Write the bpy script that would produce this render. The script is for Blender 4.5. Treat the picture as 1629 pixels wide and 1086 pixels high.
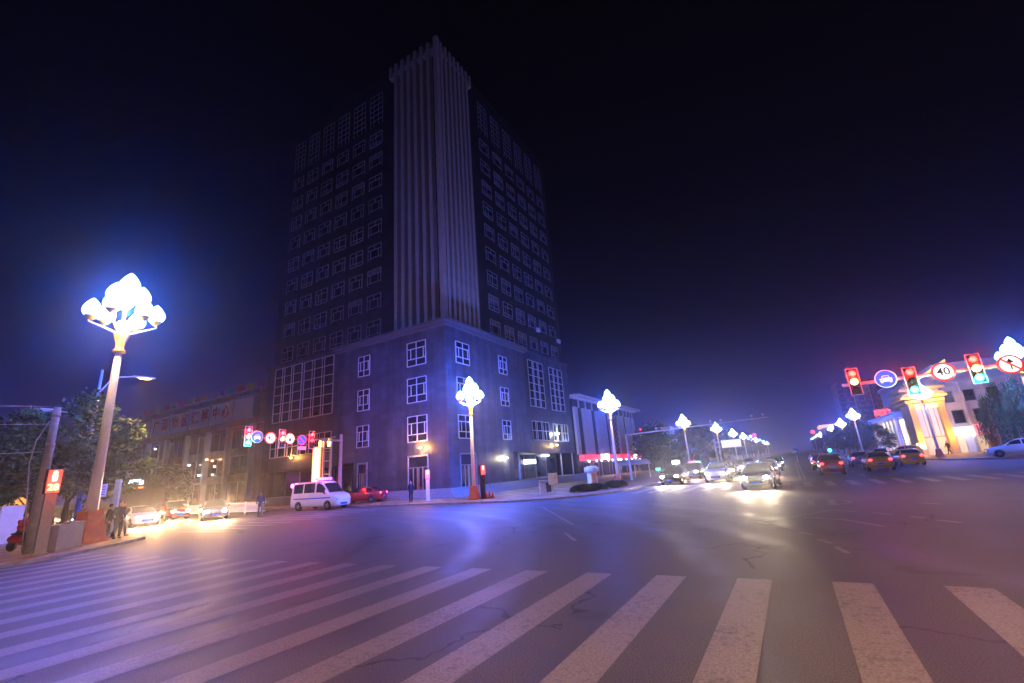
import bpy, math, random
from mathutils import Vector, Matrix

for o in list(bpy.data.objects):
    bpy.data.objects.remove(o)
SC = bpy.context.scene
COL = SC.collection
RAD = math.radians

# ------------------------------------------------------------------ camera
YAW, PITCH, ROLL, CAMZ = 0.5198, 0.2768, -0.0729, 2.0
FPX = 725.96                                   # focal length in pixels of the 1629 px wide photo
cd = bpy.data.cameras.new('camera')
cam = bpy.data.objects.new('camera', cd)
COL.objects.link(cam)
SC.camera = cam
cd.sensor_width = 36.0
cd.lens = FPX / 1629.0 * 36.0
cd.clip_start = 0.1
cd.clip_end = 3000
_cy, _sy, _cp, _sp = math.cos(YAW), math.sin(YAW), math.cos(PITCH), math.sin(PITCH)
CF = Vector((-_sy * _cp, _cy * _cp, _sp))
_r0 = Vector((_cy, _sy, 0))
_u0 = _r0.cross(CF)
CR = _r0 * math.cos(ROLL) + _u0 * math.sin(ROLL)
CU = _u0 * math.cos(ROLL) - _r0 * math.sin(ROLL)
CAM = Vector((0, 0, CAMZ))
cam.matrix_world = Matrix(((CR.x, CU.x, -CF.x, 0), (CR.y, CU.y, -CF.y, 0), (CR.z, CU.z, -CF.z, CAMZ), (0, 0, 0, 1)))

# ------------------------------------------------------------------ night sky, exposure
world = bpy.data.worlds.new('World')
SC.world = world
world.use_nodes = True
nt = world.node_tree
nt.nodes.clear()
wo = nt.nodes.new('ShaderNodeOutputWorld')
bg = nt.nodes.new('ShaderNodeBackground')
tc = nt.nodes.new('ShaderNodeTexCoord')
sx = nt.nodes.new('ShaderNodeSeparateXYZ')
rp = nt.nodes.new('ShaderNodeValToRGB')
nt.links.new(tc.outputs['Generated'], sx.inputs[0])
nt.links.new(sx.outputs['Z'], rp.inputs[0])
e = rp.color_ramp.elements
e[0].position = 0.0
e[0].color = (0.014, 0.014, 0.15, 1)
e[1].position = 0.75
e[1].color = (0.0002, 0.0002, 0.0004, 1)
for p_, c_ in ((0.14, (0.0045, 0.005, 0.055)), (0.27, (0.0006, 0.0007, 0.006)), (0.45, (0.0003, 0.0003, 0.0010))):
    n_ = e.new(p_)
    n_.color = (*c_, 1)
nt.links.new(rp.outputs[0], bg.inputs[0])
bg.inputs[1].default_value = 1.0
nt.links.new(bg.outputs[0], wo.inputs[0])
vs = SC.view_settings
vs.view_transform = 'Standard'
vs.look = 'None'
vs.exposure = 0.5
vs.gamma = 1.0
SC.cycles.use_denoising = True
SC.cycles.max_bounces = 6
SC.cycles.volume_bounces = 0
SC.cycles.sample_clamp_indirect = 6.0
SC.cycles.use_light_tree = True

# faint bluish sun lamp added as fill, high behind the camera; the only far light
ml = bpy.data.lights.new('moon_fill', 'SUN')
ml.energy = 0.012
ml.angle = RAD(0.5)
ml.color = (0.62, 0.66, 1.0)
moon_fill = bpy.data.objects.new('moon_fill', ml)
COL.objects.link(moon_fill)
moon_fill.rotation_euler = (RAD(32), RAD(12), RAD(20))

K_LAMP = 1.0       # street lamp power
K_HEAD = 1.0       # headlight power

# ------------------------------------------------------------------ survey: photo pixel -> place
def ray(px, py):
    return (CF * FPX + CR * (px - 814.5) - CU * (py - 543)).normalized()
def at_z(px, py, z=0.0):
    d = ray(px, py)
    return CAM + d * ((z - CAMZ) / d.z)
def at_x(px, py, x):
    d = ray(px, py)
    return CAM + d * (x / d.x)
def at_y(px, py, y):
    d = ray(px, py)
    return CAM + d * (y / d.y)
def at_d(px, py, dist):
    d = ray(px, py)
    return CAM + d * (dist / math.hypot(d.x, d.y))

# ------------------------------------------------------------------ mesh builder
class MB:
    def __init__(s):
        s.v, s.f, s.m, s.cur, s.smooth = [], [], [], 0, []
        s.sm = False
    def face(s, idx):
        s.f.append(tuple(idx)); s.m.append(s.cur); s.smooth.append(s.sm)
    def quad(s, a, b, c, d):
        n = len(s.v)
        s.v += [tuple(a), tuple(b), tuple(c), tuple(d)]
        s.face((n, n + 1, n + 2, n + 3))
        return s
    def poly(s, pts):
        n = len(s.v)
        s.v += [tuple(p) for p in pts]
        s.face(range(n, n + len(pts)))
        return s
    def box(s, x0, x1, y0, y1, z0, z1):
        if x0 > x1: x0, x1 = x1, x0
        if y0 > y1: y0, y1 = y1, y0
        if z0 > z1: z0, z1 = z1, z0
        n = len(s.v)
        s.v += [(x0, y0, z0), (x1, y0, z0), (x1, y1, z0), (x0, y1, z0), (x0, y0, z1), (x1, y0, z1), (x1, y1, z1), (x0, y1, z1)]
        for q in ((3, 2, 1, 0), (4, 5, 6, 7), (0, 1, 5, 4), (1, 2, 6, 5), (2, 3, 7, 6), (3, 0, 4, 7)):
            s.face([n + i for i in q])
        return s
    def taper(s, cx, cy, z0, z1, a0, b0, a1, b1):
        n = len(s.v)
        for z, a, b in ((z0, a0, b0), (z1, a1, b1)):
            s.v += [(cx - a, cy - b, z), (cx + a, cy - b, z), (cx + a, cy + b, z), (cx - a, cy + b, z)]
        for q in ((3, 2, 1, 0), (4, 5, 6, 7), (0, 1, 5, 4), (1, 2, 6, 5), (2, 3, 7, 6), (3, 0, 4, 7)):
            s.face([n + i for i in q])
        return s
    def prism(s, pts, z0, z1):
        n = len(s.v); k = len(pts)
        s.v += [(p[0], p[1], z0) for p in pts] + [(p[0], p[1], z1) for p in pts]
        area = sum(pts[i][0] * pts[(i + 1) % k][1] - pts[(i + 1) % k][0] * pts[i][1] for i in range(k))
        r = range(k)
        up = [n + k + i for i in r]; dn = [n + i for i in reversed(r)]
        if area < 0:
            up.reverse(); dn.reverse()
        s.face(up); s.face(dn)
        for i in r:
            j = (i + 1) % k
            q = [n + i, n + j, n + k + j, n + k + i]
            if area < 0: q.reverse()
            s.face(q)
        return s
    def tube(s, pts, rad, seg=8, cap=True):
        pts = [Vector(p) for p in pts]
        if not isinstance(rad, (list, tuple)): rad = [rad] * len(pts)
        n = len(s.v)
        ref = None
        old = s.sm; s.sm = True
        for i, p in enumerate(pts):
            t = (pts[min(i + 1, len(pts) - 1)] - pts[max(i - 1, 0)]).normalized()
            if ref is None:
                ref = Vector((1, 0, 0)) if abs(t.x) < 0.9 else Vector((0, 1, 0))
            a = (ref - t * ref.dot(t)).normalized()
            ref = a
            b = t.cross(a)
            for k in range(seg):
                w = 2 * math.pi * k / seg
                s.v.append(tuple(p + (a * math.cos(w) + b * math.sin(w)) * rad[i]))
        for i in range(len(pts) - 1):
            for k in range(seg):
                k2 = (k + 1) % seg
                s.face((n + i * seg + k, n + i * seg + k2, n + (i + 1) * seg + k2, n + (i + 1) * seg + k))
        s.sm = False
        if cap:
            s.face([n + k for k in reversed(range(seg))])
            s.face([n + (len(pts) - 1) * seg + k for k in range(seg)])
        s.sm = old
        return s
    def lathe(s, prof, c=(0, 0, 0), seg=16, axis='z'):
        n = len(s.v)
        old = s.sm; s.sm = True
        for r, h in prof:
            for k in range(seg):
                w = 2 * math.pi * k / seg
                x, y = r * math.cos(w), r * math.sin(w)
                p = (x, y, h) if axis == 'z' else ((x, h, y) if axis == 'y' else (h, x, y))
                s.v.append((c[0] + p[0], c[1] + p[1], c[2] + p[2]))
        for i in range(len(prof) - 1):
            for k in range(seg):
                k2 = (k + 1) % seg
                q = (n + i * seg + k, n + i * seg + k2, n + (i + 1) * seg + k2, n + (i + 1) * seg + k)
                s.face(q if axis != 'y' else q[::-1])
        s.sm = False
        if prof[0][0] > 1e-4: s.face([n + k for k in (reversed(range(seg)) if axis != 'y' else range(seg))])
        if prof[-1][0] > 1e-4: s.face([n + (len(prof) - 1) * seg + k for k in (range(seg) if axis != 'y' else reversed(range(seg)))])
        s.sm = old
        return s
    def ball(s, c, rx, ry=None, rz=None, seg=12, rings=8):
        ry = rx if ry is None else ry
        rz = rx if rz is None else rz
        n = len(s.v)
        old = s.sm; s.sm = True
        s.v.append((c[0], c[1], c[2] - rz))
        for i in range(1, rings):
            a = math.pi * i / rings - math.pi / 2
            for k in range(seg):
                w = 2 * math.pi * k / seg
                s.v.append((c[0] + rx * math.cos(a) * math.cos(w), c[1] + ry * math.cos(a) * math.sin(w), c[2] + rz * math.sin(a)))
        s.v.append((c[0], c[1], c[2] + rz))
        last = len(s.v) - 1
        for k in range(seg):
            k2 = (k + 1) % seg
            s.face((n, n + 1 + k2, n + 1 + k))
            for i in range(rings - 2):
                s.face((n + 1 + i * seg + k, n + 1 + i * seg + k2, n + 1 + (i + 1) * seg + k2, n + 1 + (i + 1) * seg + k))
            s.face((n + 1 + (rings - 2) * seg + k, n + 1 + (rings - 2) * seg + k2, last))
        s.sm = old
        return s
    def data(s, name, mats):
        me = bpy.data.meshes.new(name)
        me.from_pydata(s.v, [], s.f)
        if not isinstance(mats, (list, tuple)): mats = [mats]
        for m in mats: me.materials.append(m)
        me.polygons.foreach_set('material_index', s.m)
        me.polygons.foreach_set('use_smooth', s.smooth)
        me.update()
        return me
    def build(s, name, mats, parent=None, **kw):
        return link(name, s.data(name, mats), parent, **kw)

def link(name, me, parent=None, loc=None, rotz=None, bevel=None):
    o = bpy.data.objects.new(name, me)
    COL.objects.link(o)
    if parent: o.parent = parent
    if loc is not None: o.location = loc
    if rotz is not None: o.rotation_euler = (0, 0, rotz)
    if bevel:
        b = o.modifiers.new('bevel', 'BEVEL'); b.width = bevel; b.segments = 2; b.limit_method = 'ANGLE'
    return o
def tag(o, label, cat, group=None):
    o['label'] = label; o['category'] = cat
    if group: o['group'] = group
    return o
def thing(name, label, cat, loc=(0, 0, 0), rotz=0.0, group=None, scale=1.0):
    o = bpy.data.objects.new(name, None)
    o.empty_display_size = 0.3
    COL.objects.link(o)
    o.location = loc; o.rotation_euler = (0, 0, rotz); o.scale = (scale,) * 3
    return tag(o, label, cat, group)
def structure(o, kind='structure'):
    o['kind'] = kind
    return o
def dup(root, loc, rotz=None, label=None, scale=None):
    r = root.copy(); COL.objects.link(r)
    r.location = loc
    if rotz is not None: r.rotation_euler = (0, 0, rotz)
    if scale is not None: r.scale = (scale,) * 3
    if label: r['label'] = label
    def rec(src, dst):
        for ch in list(src.children):
            c = ch.copy(); COL.objects.link(c); c.parent = dst
            rec(ch, c)
    rec(root, r)
    return r

# ------------------------------------------------------------------ materials
def principled(name):
    m = bpy.data.materials.new(name); m.use_nodes = True
    return m, m.node_tree, m.node_tree.nodes['Principled BSDF']
def mat(name, col, rough=0.6, metal=0.0, var=0.15, scale=6.0, bump=0.0, spec=0.5, coat=0.0):
    m, t, b = principled(name)
    b.inputs['Roughness'].default_value = rough
    b.inputs['Metallic'].default_value = metal
    b.inputs['Specular IOR Level'].default_value = spec
    b.inputs['Coat Weight'].default_value = coat
    c = t.nodes.new('ShaderNodeTexCoord')
    n = t.nodes.new('ShaderNodeTexNoise')
    n.inputs['Scale'].default_value = scale; n.inputs['Detail'].default_value = 5
    t.links.new(c.outputs['Object'], n.inputs['Vector'])
    r = t.nodes.new('ShaderNodeValToRGB')
    r.color_ramp.elements[0].position = 0.3; r.color_ramp.elements[1].position = 0.7
    r.color_ramp.elements[0].color = (*[x * (1 - var) for x in col], 1)
    r.color_ramp.elements[1].color = (*[min(1, x * (1 + var)) for x in col], 1)
    t.links.new(n.outputs['Fac'], r.inputs[0])
    t.links.new(r.outputs[0], b.inputs['Base Color'])
    if bump:
        bp = t.nodes.new('ShaderNodeBump'); bp.inputs['Strength'].default_value = bump; bp.inputs['Distance'].default_value = 0.02
        t.links.new(n.outputs['Fac'], bp.inputs['Height']); t.links.new(bp.outputs[0], b.inputs['Normal'])
    return m
def emit(name, col, strength, base=(0.5, 0.5, 0.5)):
    m, t, b = principled(name)
    b.inputs['Base Color'].default_value = (*base, 1)
    b.inputs['Emission Color'].default_value = (*col, 1)
    b.inputs['Emission Strength'].default_value = strength
    b.inputs['Roughness'].default_value = 0.4
    return m
def panel_mat(name, col, bw, bh, var=0.26, mortar=0.5, rough=0.45, msize=0.012):
    """stone cladding: rectangular slabs with joints, running over both facade directions"""
    m, t, b = principled(name)
    c = t.nodes.new('ShaderNodeNewGeometry')
    s = t.nodes.new('ShaderNodeSeparateXYZ'); t.links.new(c.outputs['Position'], s.inputs[0])
    a = t.nodes.new('ShaderNodeMath'); t.links.new(s.outputs['X'], a.inputs[0]); t.links.new(s.outputs['Y'], a.inputs[1])
    k = t.nodes.new('ShaderNodeCombineXYZ'); t.links.new(a.outputs[0], k.inputs['X']); t.links.new(s.outputs['Z'], k.inputs['Y'])
    br = t.nodes.new('ShaderNodeTexBrick')
    br.offset = 0.5
    br.inputs['Scale'].default_value = 1.0
    br.inputs['Brick Width'].default_value = bw; br.inputs['Row Height'].default_value = bh
    br.inputs['Mortar Size'].default_value = msize; br.inputs['Bias'].default_value = 0.0
    br.inputs['Color1'].default_value = (*[x * (1 - var) for x in col], 1)
    br.inputs['Color2'].default_value = (*[x * (1 + var) for x in col], 1)
    br.inputs['Mortar'].default_value = (*[x * mortar for x in col], 1)
    t.links.new(k.outputs[0], br.inputs['Vector'])
    n = t.nodes.new('ShaderNodeTexNoise'); n.inputs['Scale'].default_value = 0.35; n.inputs['Detail'].default_value = 8
    t.links.new(c.outputs['Position'], n.inputs['Vector'])
    mx = t.nodes.new('ShaderNodeMix'); mx.data_type = 'RGBA'; mx.blend_type = 'MULTIPLY'
    mx.inputs['Factor'].default_value = 1.0
    r = t.nodes.new('ShaderNodeValToRGB'); r.color_ramp.elements[0].position = 0.3; r.color_ramp.elements[1].position = 0.7
    r.color_ramp.elements[0].color = (0.72, 0.72, 0.74, 1); r.color_ramp.elements[1].color = (1.1, 1.1, 1.1, 1)
    t.links.new(n.outputs['Fac'], r.inputs[0])
    t.links.new(br.outputs['Color'], mx.inputs['A']); t.links.new(r.outputs[0], mx.inputs['B'])
    st = t.nodes.new('ShaderNodeTexNoise'); st.inputs['Scale'].default_value = 1.0; st.inputs['Detail'].default_value = 6
    sm = t.nodes.new('ShaderNodeVectorMath'); sm.operation = 'MULTIPLY'; sm.inputs[1].default_value = (1.3, 1.3, 0.07)
    t.links.new(c.outputs['Position'], sm.inputs[0]); t.links.new(sm.outputs[0], st.inputs['Vector'])
    r2 = t.nodes.new('ShaderNodeValToRGB'); r2.color_ramp.elements[0].position = 0.42; r2.color_ramp.elements[1].position = 0.62
    r2.color_ramp.elements[0].color = (0.66, 0.66, 0.66, 1); r2.color_ramp.elements[1].color = (1.08, 1.08, 1.08, 1)
    t.links.new(st.outputs['Fac'], r2.inputs[0])
    m2 = t.nodes.new('ShaderNodeMix'); m2.data_type = 'RGBA'; m2.blend_type = 'MULTIPLY'; m2.inputs['Factor'].default_value = 1.0
    t.links.new(mx.outputs['Result'], m2.inputs['A']); t.links.new(r2.outputs[0], m2.inputs['B'])
    t.links.new(m2.outputs['Result'], b.inputs['Base Color'])
    b.inputs['Roughness'].default_value = rough
    return m

def asphalt_mat():
    m, t, b = principled('asphalt')
    g = t.nodes.new('ShaderNodeNewGeometry')
    def noise(scale, detail=6):
        n = t.nodes.new('ShaderNodeTexNoise'); n.inputs['Scale'].default_value = scale; n.inputs['Detail'].default_value = detail
        t.links.new(g.outputs['Position'], n.inputs['Vector']); return n
    fine = noise(62, 5); mid = noise(1.1, 8); big = noise(0.12, 4)
    def ramp(src, a, b_, p0=0.3, p1=0.7):
        r = t.nodes.new('ShaderNodeValToRGB')
        r.color_ramp.elements[0].position = p0; r.color_ramp.elements[1].position = p1
        r.color_ramp.elements[0].color = (*a, 1); r.color_ramp.elements[1].color = (*b_, 1)
        t.links.new(src.outputs['Fac'], r.inputs[0]); return r
    def mul(a, b_):
        x = t.nodes.new('ShaderNodeMix'); x.data_type = 'RGBA'; x.blend_type = 'MULTIPLY'; x.inputs['Factor'].default_value = 1
        t.links.new(a.outputs[0 if a.bl_idname != 'ShaderNodeMix' else 2], x.inputs['A']); t.links.new(b_.outputs[0], x.inputs['B']); return x
    r1 = ramp(fine, (0.027, 0.026, 0.029), (0.140, 0.132, 0.132), 0.38, 0.66)
    r2 = ramp(mid, (0.72, 0.72, 0.74), (1.15, 1.14, 1.12))
    r3 = ramp(big, (0.75, 0.75, 0.77), (1.2, 1.19, 1.17))
    c = mul(mul(r1, r2), r3)
    t.links.new(c.outputs['Result'], b.inputs['Base Color'])
    def math_(op, a, b_=None, c_=None):
        n = t.nodes.new('ShaderNodeMath'); n.operation = op
        for i_, v in enumerate((a, b_, c_)):
            if v is None: continue
            if isinstance(v, (int, float)): n.inputs[i_].default_value = v
            else: t.links.new(v, n.inputs[i_])
        return n.outputs[0]
    # cracks: edges of large warped cells, only in some areas
    wv = t.nodes.new('ShaderNodeVectorMath'); wv.operation = 'MULTIPLY_ADD'
    wn = noise(0.9, 5)
    t.links.new(wn.outputs['Color'], wv.inputs[0]); wv.inputs[1].default_value = (1.6, 1.6, 0); t.links.new(g.outputs['Position'], wv.inputs[2])
    vo = t.nodes.new('ShaderNodeTexVoronoi'); vo.feature = 'DISTANCE_TO_EDGE'; vo.inputs['Scale'].default_value = 0.22
    t.links.new(wv.outputs[0], vo.inputs['Vector'])
    crack = math_('MULTIPLY', math_('LESS_THAN', vo.outputs['Distance'], 0.006), math_('GREATER_THAN', noise(0.16, 2).outputs['Fac'], 0.50))
    # tyre tracks added for streaks of shine in place of light trails: rings about the near right and near left corners, polished and a little darker
    sp = t.nodes.new('ShaderNodeSeparateXYZ'); t.links.new(g.outputs['Position'], sp.inputs[0])
    def rings(cx, cy, r0, r1):
        dx = math_('SUBTRACT', sp.outputs['X'], cx); dy = math_('SUBTRACT', sp.outputs['Y'], cy)
        d = math_('SQRT', math_('ADD', math_('MULTIPLY', dx, dx), math_('MULTIPLY', dy, dy)))
        w = math_('MULTIPLY_ADD', noise(0.25, 3).outputs['Fac'], 1.6, d)
        s_ = math_('SINE', math_('MULTIPLY', w, 3.4))
        inn = math_('MULTIPLY', math_('GREATER_THAN', d, r0), math_('LESS_THAN', d, r1))
        return math_('MULTIPLY', math_('MAXIMUM', s_, 0.0), inn)
    shine_track = math_('MAXIMUM', rings(16, -4, 10, 19), rings(-26, 2, 16, 30))
    stain = math_('GREATER_THAN', noise(0.55, 7).outputs['Fac'], 0.64)
    dk = math_('MULTIPLY', math_('SUBTRACT', 1.0, math_('MULTIPLY', shine_track, 0.28)), math_('SUBTRACT', 1.0, math_('MULTIPLY', crack, 0.75)))
    dk = math_('MULTIPLY', dk, math_('SUBTRACT', 1.0, math_('MULTIPLY', stain, 0.25)))
    fin_ = t.nodes.new('ShaderNodeVectorMath'); fin_.operation = 'SCALE'
    t.links.new(c.outputs['Result'], fin_.inputs[0]); t.links.new(dk, fin_.inputs['Scale'])
    t.links.new(fin_.outputs[0], b.inputs['Base Color'])
    t.links.new(math_('SUBTRACT', math_('MULTIPLY_ADD', mid.outputs['Fac'], 0.25, 0.50), math_('MULTIPLY', shine_track, 0.09)), b.inputs['Roughness'])
    bp = t.nodes.new('ShaderNodeBump'); bp.inputs['Strength'].default_value = 0.35; bp.inputs['Distance'].default_value = 0.012
    t.links.new(fine.outputs['Fac'], bp.inputs['Height']); t.links.new(bp.outputs[0], b.inputs['Normal'])
    b.inputs['Specular IOR Level'].default_value = 0.5
    return m
def paint_mat():
    m, t, b = principled('road_paint')
    g = t.nodes.new('ShaderNodeNewGeometry')
    def noise(scale, detail, rough=0.6):
        n = t.nodes.new('ShaderNodeTexNoise'); n.inputs['Scale'].default_value = scale; n.inputs['Detail'].default_value = detail; n.inputs['Roughness'].default_value = rough
        t.links.new(g.outputs['Position'], n.inputs['Vector']); return n
    chip, wide, fine = noise(9, 10, 0.75), noise(0.7, 5), noise(30, 6)
    a = t.nodes.new('ShaderNodeMath'); a.operation = 'MULTIPLY_ADD'; a.inputs[1].default_value = 0.55
    t.links.new(wide.outputs['Fac'], a.inputs[0]); t.links.new(chip.outputs['Fac'], a.inputs[2])
    r = t.nodes.new('ShaderNodeValToRGB')           # how much paint is left
    r.color_ramp.elements[0].position = 0.58; r.color_ramp.elements[1].position = 0.76
    r.color_ramp.elements[0].color = (0.085, 0.082, 0.083, 1); r.color_ramp.elements[1].color = (0.205, 0.194, 0.184, 1)
    t.links.new(a.outputs[0], r.inputs[0])
    f = t.nodes.new('ShaderNodeValToRGB'); f.color_ramp.elements[0].position = 0.36; f.color_ramp.elements[1].position = 0.66
    f.color_ramp.elements[0].color = (0.62, 0.62, 0.64, 1); f.color_ramp.elements[1].color = (1.2, 1.2, 1.2, 1)
    t.links.new(fine.outputs['Fac'], f.inputs[0])
    x = t.nodes.new('ShaderNodeMix'); x.data_type = 'RGBA'; x.blend_type = 'MULTIPLY'; x.inputs['Factor'].default_value = 1
    t.links.new(r.outputs[0], x.inputs['A']); t.links.new(f.outputs[0], x.inputs['B'])
    t.links.new(x.outputs['Result'], b.inputs['Base Color'])
    b.inputs['Roughness'].default_value = 0.55
    bp = t.nodes.new('ShaderNodeBump'); bp.inputs['Strength'].default_value = 0.3; bp.inputs['Distance'].default_value = 0.01
    t.links.new(fine.outputs['Fac'], bp.inputs['Height']); t.links.new(bp.outputs[0], b.inputs['Normal'])
    return m
def foliage_mat(name, c0, c1):
    m, t, b = principled(name)
    oi = t.nodes.new('ShaderNodeNewGeometry')
    n = t.nodes.new('ShaderNodeTexNoise'); n.inputs['Scale'].default_value = 1.6; n.inputs['Detail'].default_value = 6
    t.links.new(oi.outputs['Position'], n.inputs['Vector'])
    r = t.nodes.new('ShaderNodeValToRGB'); r.color_ramp.elements[0].position = 0.3; r.color_ramp.elements[1].position = 0.7
    r.color_ramp.elements[0].color = (*c0, 1); r.color_ramp.elements[1].color = (*c1, 1)
    t.links.new(n.outputs['Fac'], r.inputs[0]); t.links.new(r.outputs[0], b.inputs['Base Color'])
    b.inputs['Roughness'].default_value = 0.88
    b.inputs['Subsurface Weight'].default_value = 0.0
    return m
def glass_mat(name, col=(0.012, 0.014, 0.022), rough=0.08):
    m, t, b = principled(name)
    g = t.nodes.new('ShaderNodeNewGeometry')
    n = t.nodes.new('ShaderNodeTexNoise'); n.inputs['Scale'].default_value = 0.5; n.inputs['Detail'].default_value = 3
    t.links.new(g.outputs['Position'], n.inputs['Vector'])
    r = t.nodes.new('ShaderNodeValToRGB'); r.color_ramp.elements[0].position = 0.35; r.color_ramp.elements[1].position = 0.65
    r.color_ramp.elements[0].color = (*[x * 0.5 for x in col], 1); r.color_ramp.elements[1].color = (*[x * 1.8 for x in col], 1)
    t.links.new(n.outputs['Fac'], r.inputs[0]); t.links.new(r.outputs[0], b.inputs['Base Color'])
    b.inputs['Roughness'].default_value = rough
    return m

M = {}
M['asphalt'] = asphalt_mat()
M['paint'] = paint_mat()
M['granite'] = panel_mat('grey_granite_cladding', (0.072, 0.082, 0.118), 1.2, 0.6)
M['granite_dark'] = panel_mat('dark_granite_cladding', (0.034, 0.035, 0.042), 1.2, 0.9)
M['cornice'] = mat('cornice_stone', (0.10, 0.105, 0.125), 0.5, var=0.12, scale=2)
M['fin'] = mat('fin_stone', (0.42, 0.36, 0.30), 0.55, var=0.12, scale=1.5)
M['glass'] = glass_mat('window_glass')
M['blind'] = mat('lowered_blind', (0.11, 0.11, 0.12), 0.7, var=0.35, scale=1.5)
M['glass_lit'] = glass_mat('pale_glass', (0.05, 0.06, 0.085), 0.15)
M['frame'] = mat('white_window_frame', (0.62, 0.63, 0.68), 0.4, var=0.06)
M['frame_dim'] = mat('dimmed_window_frame', (0.27, 0.27, 0.31), 0.45, var=0.3)  # frame colour darkened to put in the weak light on upper floors
M['steel'] = mat('brushed_steel', (0.45, 0.46, 0.48), 0.35, metal=0.9, var=0.1)
M['white_pole'] = mat('white_painted_steel', (0.72, 0.72, 0.74), 0.38, var=0.08, scale=3)
M['grey_pole'] = mat('grey_painted_steel', (0.34, 0.35, 0.38), 0.45, var=0.1)
M['blue_paint'] = mat('blue_paint', (0.02, 0.12, 0.62), 0.4, var=0.1)
M['gold'] = mat('gold_paint', (0.75, 0.48, 0.06), 0.35, metal=0.3, var=0.1)
M['pedestal'] = mat('terracotta_paint', (0.62, 0.16, 0.03), 0.5, var=0.2, scale=4)
M['concrete'] = mat('concrete', (0.30, 0.29, 0.28), 0.85, var=0.2, scale=5, bump=0.2)
M['pave'] = panel_mat('paving_slabs', (0.42, 0.24, 0.12), 0.6, 0.6, rough=0.6)  # the orange includes warm light of passing traffic put into the slabs
M['kerb'] = mat('kerb_stone', (0.30, 0.29, 0.28), 0.75, var=0.25, scale=3)
M['black'] = mat('black_plastic', (0.012, 0.012, 0.013), 0.45, var=0.2)
M['rubber'] = mat('tyre_rubber', (0.014, 0.014, 0.015), 0.8, var=0.2)
M['alloy'] = mat('alloy_rim', (0.5, 0.5, 0.52), 0.3, metal=0.9, var=0.1)
M['bark'] = mat('bark', (0.085, 0.06, 0.042), 0.9, var=0.35, scale=9, bump=0.6)
M['leaf'] = foliage_mat('poplar_leaves', (0.018, 0.050, 0.010), (0.085, 0.15, 0.03))
M['leaf_dark'] = foliage_mat('dark_leaves', (0.014, 0.036, 0.010), (0.05, 0.095, 0.025))
M['leaf_willow'] = foliage_mat('willow_leaves', (0.05, 0.09, 0.02), (0.12, 0.18, 0.05))
M['hedge'] = foliage_mat('hedge_leaves', (0.03, 0.055, 0.015), (0.10, 0.12, 0.03))
M['globe'] = emit('lamp_globe', (0.15, 0.30, 1.0), 26.0, (0.9, 0.9, 0.9))
M['warm_bulb'] = emit('sodium_bulb', (1.0, 0.52, 0.12), 30.0)
M['warm_dim'] = emit('warm_wall_light', (1.0, 0.45, 0.10), 14.0)
M['white_bulb'] = emit('white_bulb', (0.85, 0.92, 1.0), 14.0)
M['head'] = emit('headlight_glass', (1.0, 0.80, 0.5), 150.0)
M['tail'] = emit('tail_light', (1.0, 0.03, 0.012), 5.0)
M['red_lit'] = emit('red_signal_lens', (1.0, 0.02, 0.012), 4.5)
M['red_halo'] = emit('red_signal_disc', (1.0, 0.012, 0.006), 1.1)
M['amber_lit'] = emit('amber_signal_lens', (1.0, 0.55, 0.12), 9.0)
M['green_lit'] = emit('green_signal_lens', (0.05, 1.0, 0.75), 7.0)
M['lens_off'] = mat('unlit_lens', (0.03, 0.02, 0.02), 0.2)
M['neon_red'] = emit('red_neon_tube', (1.0, 0.13, 0.03), 5.0)
M['red_board'] = emit('red_backlit_board', (0.8, 0.02, 0.06), 0.9)
M['white_sign'] = emit('white_backlit_letters', (1, 1, 1), 4.0)
M['white'] = mat('white_enamel', (0.78, 0.78, 0.78), 0.4, var=0.04)
M['red_enamel'] = mat('red_enamel', (0.70, 0.03, 0.03), 0.4, var=0.06)
M['blue_enamel'] = mat('blue_enamel', (0.02, 0.10, 0.70), 0.4, var=0.06)
M['black_enamel'] = mat('black_enamel', (0.02, 0.02, 0.02), 0.4, var=0.06)
M['hall_wall'] = panel_mat('hall_cladding', (0.22, 0.19, 0.19), 1.5, 0.8)
M['hall_panel'] = mat('pale_sign_panel', (0.80, 0.76, 0.80), 0.5, var=0.06, scale=0.6)
M['hall_letter'] = mat('red_letter', (0.42, 0.02, 0.02), 0.5, var=0.05)
M['white_panel'] = mat('white_metal_panel', (0.66, 0.67, 0.70), 0.4, var=0.06, scale=1.0)
M['stucco'] = mat('white_stucco', (0.60, 0.61, 0.66), 0.8, var=0.1, scale=1.2)
M['far_wall'] = panel_mat('far_tower_wall', (0.30, 0.24, 0.24), 3.0, 3.0, mortar=0.3, msize=0.5)
M['skin'] = mat('skin', (0.50, 0.30, 0.21), 0.55, var=0.08)
M['hair'] = mat('hair', (0.012, 0.010, 0.009), 0.5, var=0.3)

# ------------------------------------------------------------------ lettering
def letters(body, size, m, parent, loc, facing='-y', depth=0.03, name='lettering', bold=0.0, align='CENTER', sx=1.0):
    cu = bpy.data.curves.new(name, 'FONT')
    cu.body = body; cu.size = size; cu.align_x = align; cu.align_y = 'CENTER'; cu.extrude = depth; cu.offset = bold
    to = bpy.data.objects.new(name, cu); COL.objects.link(to)
    bpy.context.view_layer.update()
    me = bpy.data.meshes.new_from_object(to.evaluated_get(bpy.context.evaluated_depsgraph_get()))
    bpy.data.objects.remove(to)
    me.materials.clear(); me.materials.append(m)
    o = link(name, me, parent, loc)
    o.rotation_euler = {'-y': (RAD(90), 0, 0), '+x': (RAD(90), 0, RAD(90)), '-x': (RAD(90), 0, RAD(-90))}[facing]
    o.scale = (sx, 1, 1)
    return o

# ================================================================== SETTING
g = MB().quad((-1500, -1500, 0), (1500, -1500, 0), (1500, 1500, 0), (-1500, 1500, 0)).build('road', M['asphalt'])
structure(g)

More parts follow.
